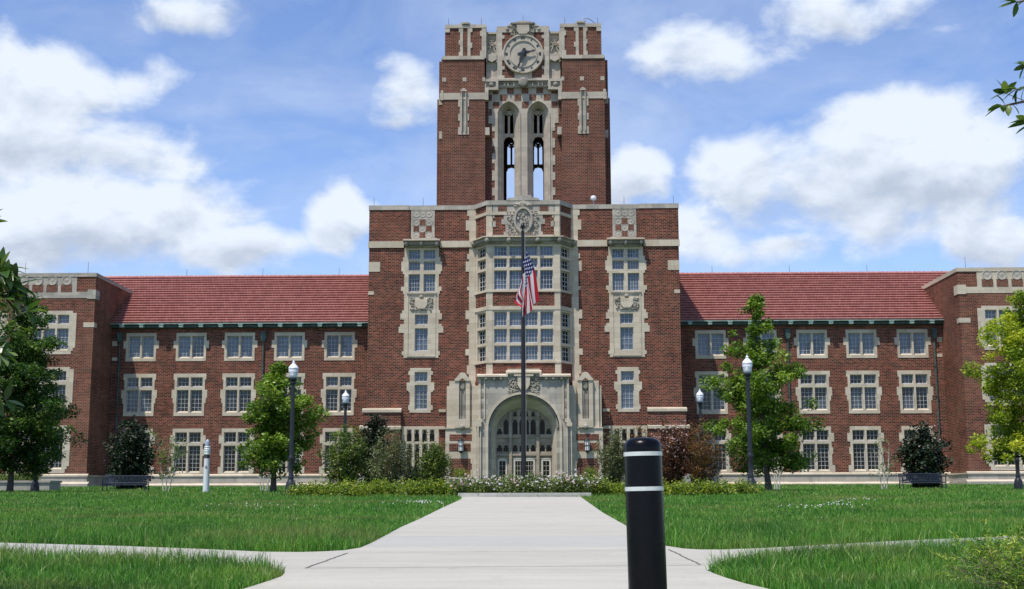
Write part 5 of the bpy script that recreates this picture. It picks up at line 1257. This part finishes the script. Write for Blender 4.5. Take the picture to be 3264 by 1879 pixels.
for i, (px, lab) in enumerate(((1139, 'small clipped green bush on the pier left of the door'), (1459, 'small clipped green bush on the pier right of the door'))):
    b = place(px, 90.0); z1_ = onY(px, 1180, 90).z; ped = thing('stone_pedestal', ('stone pedestal carrying a small bush left of the door', 'stone pedestal carrying a small bush right of the door')[i], 'pedestal', b, 0, 'pedestals beside the door')
    obj('pedestal_block', MB().box(-.75, .75, -.6, .6, -.2, z1_ - b.z - .12), STONE, ped, False); obj('pedestal_cap', MB().box(-.85, .85, -.7, .7, z1_ - b.z - .12, z1_ - b.z), STONE, ped, False)
    shrub(lab, Vector((b.x, b.y, z1_)), 1.2, .62, 'clipped_bush', 'bush', seed=80 + i, n=2600, lsize=.07, lm=LF_HED, stems=16, group='small bushes on pedestals')

# ground cover hedges: low spreading plants, each its own plant
def hedgerow(x0, x1, seed, side, n):
    rs = np.random.RandomState(seed)
    for i in range(n):
        f = (i + .5) / n; px = x0 + (x1 - x0) * f; d = YE + 2.2 + rs.uniform(-1.3, 1.3); h = .40 * rs.uniform(.55, 1.2)
        if abs(px - 1290) < 190: h *= 1.25
        shrub('low yellow-green spreading plant in the row %s of the walk' % side, place(px, d), 1.25, h, 'groundcover_plant', 'plant', seed=seed + i, n=1900, lsize=.085, lm=LF_HED, stems=14, group='yellow-green plants bordering the %s planting' % side)
hedgerow(735, 1128, 300, 'left', 13); hedgerow(1452, 1852, 340, 'right', 13)
# rose bed
rs = np.random.RandomState(9)
for i in range(16):
    px = 1132 + (1468 - 1132) * (i + .5) / 16; d = YE + .75 + (.9 if i % 2 else 0) + rs.uniform(-.2, .2)
    shrub('rose bush with pale pink and white blooms in the bed before the door', place(px, d), .95, .62 * rs.uniform(.85, 1.12), 'rose_bush', 'rose bush', seed=400 + i, n=1700, lsize=.07, lm=LF_SHR, stems=12, group='rose bushes in the bed before the door', blossoms=(60, WB if i % 3 else PB, .04))
a, b = G(1140, 1224), G(1440, 1223); KERB = noisy('kerb_concrete', (.36, .345, .30), (.50, .48, .43), 6, .9)
a = Vector((P2[0].x, YE, ground(YE))); b = Vector((P2[-1].x, YE, 0))
kb = obj('bed_kerb', MB().box(a.x - .1, b.x + .3, a.y + .0, a.y + .16, a.z - .2, a.z + .15), KERB); setp(kb, 'low concrete kerb closing the rose bed at the head of the walk', 'kerb')
# ------------------------------------------------------------------ planter and left steps
b = place(40, 60); pl = thing('stone_planter', 'low stone planter box with grassy plants behind the large left oak', 'planter', b)
hp = hgt(1183, 1210, 60); xr = zat('p', 122, 1205, 60)[0] - b.x
obj('planter_wall', MB().box(-5, xr, 0, 1.4, -.3, hp).box(-5, xr + .05, -.06, 1.46, hp - .1, hp + .0), STONEG, pl, False)
rs = np.random.RandomState(5); n = 2600; P = np.stack([rs.uniform(-4.8, xr - .9, n), rs.uniform(.2, 1.2, n), np.full(n, hp)], 1); h_ = rs.uniform(.18, .42, n); dx = rs.normal(0, .07, (n, 2)); V = np.zeros((n, 4, 3)); V[:, 0] = P - (.012, 0, 0); V[:, 1] = P + (.012, 0, 0); V[:, 2] = P + np.stack([dx[:, 0] + .004, dx[:, 1], h_], 1); V[:, 3] = P + np.stack([dx[:, 0] - .004, dx[:, 1], h_], 1)
mesh_np('grassy_plants', V.reshape(-1, 3), np.arange(4 * n).reshape(n, 4), rs.rand(n), LF_SHR, pl)

# ------------------------------------------------------------------ lamp posts
GLOBE = mat('lamp_globe', (.72, .72, .76), .25, spec=.6)
def lamp(label, base, h=4.33):
    t = thing('street_lamp', label, 'lamp post', base, 0, 'black lamp posts with white acorn globes')
    prof = [(.20, 0), (.205, .06), (.185, .08), (.175, .28), (.155, .42), (.11, .50), (.09, .55), (.10, .58), (.10, .62), (.085, .66), (.078, .8), (.088, 1.18), (.10, 1.22), (.10, 1.30), (.082, 1.34)]
    m_ = MB().lathe(prof, 16)
    for i in range(12):
        a = 2 * math.pi * i / 12; m_.tube((.178 * math.cos(a), .178 * math.sin(a), .1), (.15 * math.cos(a), .15 * math.sin(a), .42), .014, .01, 4)
    obj('lamp_base', m_, BLACK, t, False, smooth=True)
    m_ = MB().lathe([(.078, 1.34), (.058, h - .78)], 16)
    for i in range(10): a = 2 * math.pi * i / 10; m_.tube((.076 * math.cos(a), .076 * math.sin(a), 1.36), (.058 * math.cos(a), .058 * math.sin(a), h - .85), .009, .007, 4)
    obj('pole', m_, BLACK, t, False, smooth=True)
    obj('collar', MB().lathe([(.06, h - .82), (.10, h - .78), (.10, h - .74), (.07, h - .72), (.115, h - .66), (.125, h - .62), (.12, h - .58)], 16), BLACK, t, False, smooth=True)
    g_ = obj('globe', MB().lathe([(0.099, h - .6), (0.129, h - .55), (0.144, h - .50), (0.137, h - .485), (0.156, h - .44), (0.148, h - .425), (0.167, h - .38), (0.160, h - .365), (0.173, h - .31), (0.171, h - .27), (0.179, h - .255), (0.167, h - .23), (0.129, h - .17), (0.084, h - .125), (0.057, h - .10)], 20), GLOBE, t, False, smooth=True)
    obj('finial', MB().lathe([(0.065, h - .11), (0.053, h - .085), (0.030, h - .075), (0.053, h - .055), (0.042, h - .03), (0.015, h - .012), (0.027, h + .005), (0.008, h + .03)], 12), GLOBE, g_, False, smooth=True)
    return t
d1 = place(718, 43.5); L1_ = lamp('tall black lamp post in front of the small oak on the left lawn', d1, hgt(898, 1221, d1.y))
D = [(1856, 1213, 890, 'black lamp post in front of the two-pronged oak on the right lawn'), ]
for (px, py, yt, lab) in D:
    g_ = place(px, 43.5); k = hgt(yt, 1221, 43.5) / hgt(898, 1221, d1.y); dup(L1_, g_, label=lab, sc=(k, k, k))
for (px, yt, lab) in ((850, 965, 'distant lamp post rising behind the leftmost rounded shrub'), (1735, 962, 'distant lamp post rising behind the orange-bronze shrub')):
    # same post further off: find the distance where its top reaches the picture height
    d = 50.0
    while d < 95 and zat('p', px, yt, d)[1] - ground(d) < hgt(898, 1221, d1.y): d += .2
    dup(L1_, place(px, d), label=lab)
dup(L1_, place(86, 53), label='lamp post mostly hidden by the crown of the large left oak')
dup(L1_, place(2517, 54), label='lamp post mostly hidden by the yellow-green tree')
for p in ((850,), ): pass

# ------------------------------------------------------------------ flagpole and flag
FY = YE + 2.8
fp = place(1294, FY); hz = onY(1294, 571, FY).z - fp.z
fl = thing('flagpole', 'tall dark flagpole standing in the rose bed before the entrance', 'flagpole', fp)
PF = noisy('bronze_pole', (.018, .016, .018), (.03, .028, .03), 5, .35, .3)
obj('pole', MB().lathe([(.082, 0), (.08, 2), (.052, hz - .15), (.06, hz - .1), (.06, hz)], 16), PF, fl, False, smooth=True)
obj('finial_ball', MB().lathe([(.02, hz), (.02, hz + .08), (.05, hz + .09), (.075, hz + .14), (.075, hz + .18), (.05, hz + .23), (.005, hz + .24)], 14), PF, fl, False, smooth=True)
obj('base_cover', MB().lathe([(.2, 0), (.2, .04), (.11, .12), (.09, .2)], 16), PF, fl, False, smooth=True)
m_ = MB(); m_.path([(.07, -.05, hz - .1), (.09, -.06, hz * .5), (.08, -.05, 1.3)], [.008] * 3, 4); obj('halyard', m_, mat('rope', (.3, .29, .27), .8), fl, False)
def flag_b(t, b):
    uv = t.node('ShaderNodeTexCoord').outputs['UV']; x, y, z = t.sep(uv)[0:3]
    st = t.m('MODULO', t.m('FLOOR', t.m('MULTIPLY', y, 13)), 2.0)
    col = t.mix(t.m('LESS_THAN', st, .5), (.60, .57, .57), (.38, .014, .026))
    cant = t.m('MULTIPLY', t.m('LESS_THAN', x, .4), t.m('GREATER_THAN', y, 6 / 13))
    u = t.m('MULTIPLY', x, 11 / .4); v = t.m('MULTIPLY', t.m('SUBTRACT', y, 6 / 13), 9 / (7 / 13))
    odd = t.m('MODULO', t.m('FLOOR', v), 2.0); cu = t.m('SUBTRACT', t.m('FRACT', t.m('MULTIPLY', t.m('ADD', t.m('SUBTRACT', u, .5), odd), .5)), .5); cv = t.m('SUBTRACT', t.m('FRACT', v), .5)
    rr_ = t.m('SQRT', t.m('ADD', t.m('POWER', t.m('MULTIPLY', cu, 1.7), 2.0), t.m('POWER', cv, 2.0)))
    an = t.m('ARCTAN2', cv, t.m('MULTIPLY', cu, 1.7)); rad = t.m('ADD', .30, t.m('MULTIPLY', t.m('COSINE', t.m('MULTIPLY', an, 5)), .10))
    star = t.m('LESS_THAN', rr_, rad)
    col = t.mix(cant, col, t.mix(star, (.018, .022, .10), (.75, .75, .78))); t.l.new(col, b.inputs['Base Color'])
FLAG = mat('flag_cloth', rough=.75, spec=.2, build=flag_b)
tr = None
me = bpy.data.meshes.new('flag'); NU, NV = 70, 26; zt_ = onY(1294, 615, FY).z; zb_ = onY(1294, 795, FY).z
Vf = []; UVs = []
xp = fp.x; H_ = zt_ - zb_
def flagpt(u, v):
    # u along the fly, v up the hoist.  The hoist hangs on the pole, the fly drops in gathered folds.
    hoist = 1.05 * H_ / 2.4
    zz_ = zt_ - (1 - v) * hoist * 1.35
    drop = u * (H_ - hoist * 1.35 * .55) * (1 - .25 * (1 - v)) 
    ph = (1 - v) * 2 * math.pi * 1.15
    spread = .30 * math.sin(min(1, u * 1.6 + .25) * math.pi / 2)
    # left lobe from the lower hoist, right lobe from the upper fly
    x = xp + .02 + (v - .42) * 2 * spread * (.55 + .9 * u) * 1.0 + .05 * math.sin(ph * 2 + u * 3)
    if v < .42: x = xp + (v - .42) * .72 * math.sin(math.pi * min(1, u * 1.15 + .12)) * .95 + .03 * math.sin(9 * u)
    y = fp.y - .14 - .13 * math.cos(ph * 2.2 + 2.5 * u) * (u * .8 + .2)
    z = zz_ - drop * (1.06 if v > .42 else .62 + .4 * v)
    return (x, y, z)
for j in range(NV + 1):
    for i in range(NU + 1): Vf.append(flagpt(i / NU, j / NV)); UVs.append((i / NU, j / NV))
Ff = [(j * (NU + 1) + i, j * (NU + 1) + i + 1, (j + 1) * (NU + 1) + i + 1, (j + 1) * (NU + 1) + i) for j in range(NV) for i in range(NU)]
me.from_pydata(Vf, [], Ff); uvl = me.uv_layers.new(name='UVMap')
for lp_ in me.loops: uvl.data[lp_.index].uv = UVs[lp_.vertex_index]
me.polygons.foreach_set('use_smooth', [True] * len(me.polygons)); me.materials.append(FLAG)
fo = bpy.data.objects.new('flag', me); C.objects.link(fo); setp(fo, 'stars and stripes flag hanging limp in folds from the tall pole', 'flag')

# ------------------------------------------------------------------ bollard
bd_ = 6.75; bx, bzt = zat('p', 1587, 1080, bd_); bh = bzt - ground(bd_)
bo = thing('bollard', 'large black bollard with two white reflective bands in the near walk', 'bollard', (bx, bd_, ground(bd_)), 0); bo.rotation_euler = (R_(0), R_(-1.0), 0)
# the foot of a slightly leaning post: shift so that its head stays in place
bo.location.x += bh * math.sin(R_(1.0))
r = 46 * U * bd_
BOL = noisy('black_plastic_sleeve', (.002, .002, .003), (.004, .004, .005), 12, .27, 0, .16, .001, 60)
prof = [(r * 1.02, 0), (r, bh - .058)] + [(r * math.cos(a) ** .5 if a < 1.55 else .003, bh - .058 + .055 * math.sin(a)) for a in [i * 1.5708 / 10 for i in range(1, 11)]]
obj('sleeve', MB().lathe(prof, 48), BOL, bo, False, smooth=True)
zb1 = zat('p', 1587, 1121, bd_ - r)[1] - ground(bd_); zb2_ = zat('p', 1587, 1208, bd_ - r)[1] - ground(bd_)
BAND = noisy('reflective_tape', (.50, .53, .49), (.60, .63, .58), 30, .35)
for z_ in (zb1, zb2_): obj('reflective_band', MB().lathe([(r * 1.0 + .0015, z_ - .0108), (r * 1.0 + .0028, z_ - .0104), (r * 1.0 + .0028, z_ + .0104), (r + .0015, z_ + .0108)], 48), BAND, bo, False, smooth=True)

# ------------------------------------------------------------------ emergency call post
g_ = place(509, 50); h = hgt(1088, 1217, 50); ep_ = thing('call_post', 'slim white call post with a glazed lamp head on the left lawn', 'post', g_)
WH = mat('pale_blue_paint', (.66, .68, .68), .35); k = h / 2.05
obj('post_body', MB().lathe([(.14 * k, 0), (.14 * k, .03), (.12 * k, .05), (.108 * k, 1.32 * k)], 24), WH, ep_, False, smooth=True)
obj('post_neck', MB().lathe([(.095 * k, 1.32 * k), (.095 * k, 1.46 * k)], 20), mat('dark_glass', (.03, .035, .05), .1), ep_, False, smooth=True)
obj('post_louvre', MB().lathe([(.115 * k, 1.46 * k)] + [(rr_ * k, z_ * k) for z_ in (1.49, 1.55, 1.61, 1.67) for rr_, z_ in ((.135, z_), (.11, z_ + .03))] + [(.125 * k, 1.76 * k), (.11 * k, 1.78 * k)], 20), WH, ep_, False, smooth=True)
obj('post_lens', MB().lathe([(.085 * k, 1.78 * k), (.09 * k, 1.92 * k), (.07 * k, 2.0 * k), (.02 * k, 2.05 * k)], 20), mat('blue_grey_lens', (.30, .36, .45), .2), ep_, False, smooth=True)
m_ = MB(); zc_ = 1.0 * k; m_.prism([(0, zc_ - .07), (.05, zc_), (0, zc_ + .07), (-.05, zc_)], -.118 * k, -.10 * k); obj('post_symbol', m_, BLACK, ep_, False)
m_ = MB(); m_.prism([(0, zc_ - .035), (.025, zc_), (0, zc_ + .035), (-.025, zc_)], -.121 * k, -.119 * k); obj('post_symbol', m_, WH, ep_, False)

# ------------------------------------------------------------------ benches
def bench(label, base, w_, h_):
    t = thing('park_bench', label, 'bench', base, 0, 'dark metal park benches'); hs = h_ * .5
    m_ = MB(); 
    for i in range(9): y = -.28 + i * .055; m_.box(-w_ / 2 + .04, w_ / 2 - .04, y, y + .035, hs - .02, hs)
    m_.box(-w_ / 2 + .04, w_ / 2 - .04, -.31, -.28, hs - .05, hs + .005); obj('seat', m_, BENCHM, t, False)
    m_ = MB(); nsl = 30
    for i in range(nsl): x = -w_ / 2 + .06 + (w_ - .12) * i / (nsl - 1); m_.tube((x, .2, hs), (x, .30, h_ - .03), .013, .013, 5)
    m_.tube((-w_ / 2 + .02, .305, h_ - .02), (w_ / 2 - .02, .305, h_ - .02), .022, .022, 8); m_.tube((-w_ / 2 + .02, .2, hs + .05), (w_ / 2 - .02, .2, hs + .05), .015, .015, 6); obj('backrest', m_, BENCHM, t, False)
    for s_ in (-1, 1):
        x = s_ * w_ / 2; m_ = MB(); m_.path([(x, -.30, 0), (x, -.28, hs)], [.025, .022], 6); m_.path([(x, .28, 0), (x, .2, hs), (x, .305, h_)], [.025, .022, .02], 6); m_.tube((x, -.28, hs - .02), (x, .2, hs - .02), .02); obj('leg', m_, BENCHM, t, False)
        obj('armrest', MB().path([(x, -.28, hs), (x, -.30, hs + .22), (x, .24, hs + .24)], [.018, .022, .02], 6), BENCHM, t, False)
    return t
for (xa, xb, y0, y1, lab) in ((259, 363, 1174, 1215, 'dark metal bench in the shade in front of the left magnolia'), (2228, 2331, 1163, 1204, 'dark metal bench in front of the right magnolia')):
    gl = place((xa + xb) / 2, 54); bench(lab, gl, (xb - xa) * U * gl.y, hgt(y0, y1, gl.y))

# ------------------------------------------------------------------ yew in the near right corner
rs = np.random.RandomState(77); yc = Vector((4.95, 8.6, ground(8.6))); yw = thing('yew_bush', 'feathery yew bush filling the near right corner', 'bush', yc)
P = []; T = []; st_ = MB(); Ndir = []
for i in range(340):
    a = rs.uniform(0, 6.28); f = rs.rand() ** .5; top = Vector((math.cos(a) * f * 1.25, math.sin(a) * f * 1.2, .64 * (1 - .55 * f * f) * rs.uniform(.75, 1.12))); p0 = Vector((top.x * .5, top.y * .5, top.z * .35))
    d = (top - p0).normalized(); st_.path([p0, top], [.004, .002], 4); tone = rs.uniform(.1, .8)
    for k in range(26):
        s = rs.rand(); q = p0.lerp(top, s * 1.03)
        dv = rs.normal(size=3); dv = dv - np.dot(dv, d) * np.array(d); dv /= np.linalg.norm(dv); dv = dv + np.array(d) * .8; dv /= np.linalg.norm(dv)
        P.append(np.array(q)); Ndir.append(dv); T.append(min(1, tone * .6 + s * .55))
        if k % 5 == 0:
            side = rs.normal(size=3) * .09; side[2] = abs(side[2])
            for j in range(14): s2 = j / 14; P.append(np.array(q) + side * s2); dv2 = rs.normal(size=3); dv2 /= np.linalg.norm(dv2); dv2 = dv2 + side / np.linalg.norm(side) * .8; Ndir.append(dv2 / np.linalg.norm(dv2)); T.append(min(1, tone * .6 + .3 + s2 * .3))
P = np.array(P); Dn = np.array(Ndir); n = len(P); sd_ = np.cross(Dn, rs.normal(size=(n, 3))); sd_ /= np.linalg.norm(sd_, axis=1)[:, None]; L = rs.uniform(.025, .045, n)[:, None]
V = np.stack([P - sd_ * .0036, P + sd_ * .0036, P + Dn * L + sd_ * .002, P + Dn * L - sd_ * .002], 1).reshape(-1, 3)
obj('stems', st_, TWIG, yw, False, fix=False); mesh_np('needles', V, np.arange(4 * n).reshape(n, 4), np.clip(np.array(T) + rs.normal(0, .12, n), 0, 1), LF_YEW, yw)

# ------------------------------------------------------------------ broad-leaved branches reaching into the picture corners
def leaf_big(mb, o, d, up, L, Wd):
    o, d = Vector(o), Vector(d).normalized(); s_ = d.cross(Vector(up)).normalized(); n_ = s_.cross(d)
    prof = [(0, .02), (.15, .55), (.4, 1), (.7, .8), (.9, .35), (1, .02)]; b = len(mb.v)
    for (t_, w2) in prof:
        c = o + d * L * t_ - n_ * L * .18 * t_ * t_
        mb.v += [tuple(c - s_ * Wd * w2 / 2 + n_ * Wd * .12 * w2), tuple(c), tuple(c + s_ * Wd * w2 / 2 + n_ * Wd * .12 * w2)]
    for i in range(len(prof) - 1):
        for k in (0, 1): mb.f.append((b + i * 3 + k, b + i * 3 + k + 1, b + (i + 1) * 3 + k + 1, b + (i + 1) * 3 + k)); mb.a.append(0)
def branch_tree(name, label, trunk, dist, limbs, seed):
    rs = np.random.RandomState(seed); t = thing(name, label, 'tree', trunk); lf = MB(); tk = MB(); T = Vector(trunk); tn = []
    tk.path([(0, 0, 0), (.03, .02, 2.2), (.0, 0, 4.2), (.05, 0, 6.2)], [.16, .12, .09, .04], 9)
    for (pts, nl, Ls) in limbs:
        W3 = [Vector((*[zat('p', px, py, dist + dd)[0]], dist + dd, zat('p', px, py, dist + dd)[1])) - T for (px, py, dd) in pts]
        st0 = Vector((0, 0, W3[0].z + .9)); e_ = W3[0]; m1 = st0.lerp(e_, .35) + Vector((0, .1, .45)); m2 = st0.lerp(e_, .7) + Vector((0, -.08, .35)); tk.path([st0, m1, m2] + W3, [.05, .035, .022] + [.012 - .008 * i / len(W3) for i in range(len(W3))], 6)
        for k in range(34):                      # leafy side twigs along the limb
            f = rs.uniform(.35, 1.0); q = (m1.lerp(m2, (f - .35) / .35) if f < .7 else m2.lerp(e_, (f - .7) / .3)) if True else e_; e2 = q + Vector(rs.normal(size=3)) * .22; tk.path([q, e2], [.006, .003], 4)
            for j in range(5): b0 = len(lf.f); leaf_big(lf, e2, (e2 - q).normalized() + Vector(rs.normal(size=3)) * .6, (rs.normal() * .4, rs.normal() * .4, 1), Ls * rs.uniform(.7, 1.1), Ls * .36); tn += [rs.rand()] * (len(lf.f) - b0)
        segs = len(W3) - 1
        for k in range(nl):
            f = (k + .3) / nl * segs; i = min(segs - 1, int(f)); q = W3[i].lerp(W3[i + 1], f - i); ax = (W3[i + 1] - W3[i]).normalized()
            d = ax * rs.uniform(.2, 1.0) + Vector(rs.normal(size=3)) * .62; b0 = len(lf.f); leaf_big(lf, q, d, (rs.normal() * .4, rs.normal() * .4, 1), Ls * rs.uniform(.7, 1.2), Ls * rs.uniform(.30, .42)); tn += [rs.rand()] * (len(lf.f) - b0)
        for k in range(6):
            d = (W3[-1] - W3[-2]).normalized() + Vector(rs.normal(size=3)) * .55; b0 = len(lf.f); leaf_big(lf, W3[-1], d, (rs.normal() * .4, rs.normal() * .4, 1), Ls * rs.uniform(.8, 1.15), Ls * .36); tn += [rs.rand()] * (len(lf.f) - b0)
    for k in range(150):                         # the crown above the picture's edge
        a = rs.uniform(0, 6.28); z0 = rs.uniform(3.4, 6.0); rr_ = 1.5 * math.sqrt(rs.rand()) * (1.15 - abs(z0 - 4.6) / 2.2 * .6); q = Vector((rr_ * math.cos(a), rr_ * math.sin(a), z0 + .5)); tk.path([(0, 0, z0 * .9), q], [.02, .005], 4)
        for j in range(14): b0 = len(lf.f); leaf_big(lf, q.lerp(Vector((0, 0, z0)), rs.uniform(0, .35)), Vector(rs.normal(size=3)), (rs.normal() * .4, rs.normal() * .4, 1), Ls * rs.uniform(.7, 1.1), Ls * .36); tn += [rs.rand()] * (len(lf.f) - b0)
    obj('trunk', tk, TWIG, t, False, smooth=True); mesh_np('leaves', np.array(lf.v), np.array(lf.f), np.array(tn), LF_BIG, t)
branch_tree('broadleaf_tree', 'broad-leaved tree whose twigs hang into the upper right corner', (7.4, 9.0, ground(9)), 8.6, [([(2640, 285, 0), (2560, 245, .1), (2500, 258, 0), (2478, 262, 0)], 8, .125), ([(2640, 190, 0), (2560, 205, 0), (2512, 222, 0)], 7, .12), ([(2620, 330, 0), (2560, 305, 0), (2545, 302, 0)], 4, .14), ([(2660, -30, 0), (2560, -4, 0), (2512, 6, 0)], 7, .12)], 3)
branch_tree('broadleaf_tree', 'broad-leaved tree whose twigs reach in at the left edge', (-7.2, 9.4, ground(9)), 8.6, [([(-120, 700, 0), (-50, 690, 0), (14, 688, 0), (38, 708, 0)], 30, .17), ([(-100, 640, 0), (-40, 650, 0), (14, 668, 0)], 26, .17), ([(-90, 860, 0), (-30, 862, 0), (2, 876, 0)], 12, .15), ([(-110, 730, 0), (-30, 728, 0), (16, 735, 0)], 26, .17)], 4)

# ------------------------------------------------------------------ grass
def inpoly(x, y, poly):
    ins = np.zeros(len(x), bool); n = len(poly); j = n - 1
    for i in range(n):
        xi, yi = poly[i]; xj, yj = poly[j]; c = ((yi > y) != (yj > y)); 
        with np.errstate(divide='ignore', invalid='ignore'): c &= (x < (xj - xi) * (y - yi) / (yj - yi) + xi)
        ins ^= c; j = i
    return ins
def gnd(y):
    y = np.asarray(y); s = (y - 38) / 8; g38 = .0238 * 38
    return np.where(y <= 38, .0238 * y, np.where(y <= 46, g38 + 8 * (.0238 * s - (.0238 - .0116) * s * s / 2), g38 + 8 * .0354 / 2 + .0116 * (y - 46)))
def grass_m(name):
    m = bpy.data.materials.new(name); m.use_nodes = True; t = NT(m.node_tree); b = t.n['Principled BSDF']
    at_ = t.node('ShaderNodeAttribute'); at_.attribute_name = 'rnd'; o = t.node('ShaderNodeTexCoord').outputs['Object']
    base = t.ramp(at_.outputs['Fac'], [(0, (.030, .105, .012)), (.4, (.082, .255, .024)), (.75, (.165, .39, .042)), (.92, (.31, .48, .10)), (1, (.48, .54, .20))])
    x, y, z = t.sep(o)[0:3]; n1 = t.noise(t.comb(t.m('MULTIPLY', x, .55), t.m('MULTIPLY', y, .9)), .45, 5, .6); n2 = t.noise(o, .9, 4, .6)
    c = t.mix(t.mapr(n1, .50, .64, 0, .5), base, (.40, .35, .12)); c = t.mix(t.mapr(n2, .47, .34, 0, .7), c, (.035, .125, .018)); c = t.mix(t.mapr(n2, .56, .70, 0, .4), c, (.30, .40, .045))
    t.l.new(c, b.inputs['Base Color']); b.inputs['Roughness'].default_value = .45; b.inputs['Specular IOR Level'].default_value = .3
    tr = t.node('ShaderNodeBsdfTranslucent'); t.l.new(c, tr.inputs['Color']); mx = t.node('ShaderNodeMixShader'); mx.inputs[0].default_value = .35
    t.l.new(b.outputs[0], mx.inputs[1]); t.l.new(tr.outputs[0], mx.inputs[2]); t.l.new(mx.outputs[0], t.n['Material Output'].inputs[0]); return m
GRM = grass_m('grass_blade')
def grass(name, label, zones, seed):
    rs = np.random.RandomState(seed); VV = []; RN = []
    for (y0, y1, dens, hm, hs, wd, filt) in zones:
        half = lambda y: y * (1632 / F) + (4.0 if dens < 1000 else 2.5)
        A = (half(y0) + half(y1)) * (y1 - y0); n = int(A * dens); y = rs.uniform(y0, y1, n); x = rs.uniform(-1, 1, n) * half(y1) + 1.04 - .02 * y; k = np.abs(x - 1.04 + .02 * y) < half(y); x, y = x[k], y[k]
        ok = ~inpoly(x, y, PATHPOLY); x, y = x[ok], y[ok]
        if filt is not None: ok = filt(x, y, rs); x, y = x[ok], y[ok]
        n = len(x); cl = .6 + .4 * np.sin(x * 2.1 + np.sin(y * 1.7)) * np.sin(y * 1.3 + x * .7); h = np.abs(rs.normal(hm, hs, n)) * (.75 + .4 * cl) + .02
        a = rs.uniform(0, 6.28, n); ln = np.abs(rs.normal(0, .45, n)) * h; w_ = wd * rs.uniform(.7, 1.3, n); ca, sa = np.cos(a), np.sin(a); fa = rs.uniform(0, 6.28, n); fx_, fy_ = np.cos(fa) * w_ / 2, np.sin(fa) * w_ / 2
        z = gnd(y); p0 = np.stack([x - fx_, y - fy_, z - .01], 1); p1 = np.stack([x + fx_, y + fy_, z - .01], 1); mx_, my_ = x + ca * ln * .3, y + sa * ln * .3
        p2 = np.stack([mx_ + fx_ * .8, my_ + fy_ * .8, z + h * .62], 1); p3 = np.stack([mx_ - fx_ * .8, my_ - fy_ * .8, z + h * .62], 1); tx, ty = x + ca * ln, y + sa * ln
        p4 = np.stack([tx, ty, z + h], 1); V = np.stack([p0, p1, p2, p3], 1); V2 = np.stack([p3, p2, p4 + (.0006, 0, 0), p4], 1); VV.append(V.reshape(-1, 3)); VV.append(V2.reshape(-1, 3)); r_ = np.clip(rs.normal(.45, .30, n), 0, 1); RN += [r_, r_]
    V = np.concatenate(VV); n = len(V) // 4; o = mesh_np(name, V, np.arange(4 * n).reshape(n, 4), np.concatenate(RN), GRM); setp(o, label, 'grass', kind='stuff'); return n
NG = grass('grass', 'mown green grass with longer tufts along the edges of the walks', [
    (8.5, 12.0, 1500, .09, .03, .006, None), (12.0, 18.6, 1500, .10, .035, .007, None), (12.0, 18.6, 240, .19, .06, .005, None), (18.6, 26, 900, .055, .02, .009, None), (26, 38, 420, .055, .02, .013, None), (38, 62, 150, .065, .025, .02, None), (62, 99, 16, .10, .03, .04, None), (18.6, 45, 14, .13, .04, .009, None)], 5)
print('grass faces', NG)
rs = np.random.RandomState(8); m_ = MB()
for (px, py, sx, sy, n) in ((1040, 1250, 50, 4, 45), (640, 1258, 90, 5, 16), (2080, 1256, 60, 6, 26), (1990, 1262, 50, 4, 16), (2130, 1243, 40, 3, 12)):
    for i in range(n):
        q = G(px + rs.normal(0, sx * .6), py + rs.normal(0, sy * .6)); 
        if inpoly(np.array([q.x]), np.array([q.y]), PATHPOLY)[0]: continue
        m_.blob((q.x, q.y, q.z + .10), (.017, .017, .014), 5, 3)
setp(obj('clover_flowers', m_, mat('clover_white', (.62, .62, .56), .8), fix=False), 'small white clover heads scattered in patches over the lawn', 'flowers', kind='stuff')
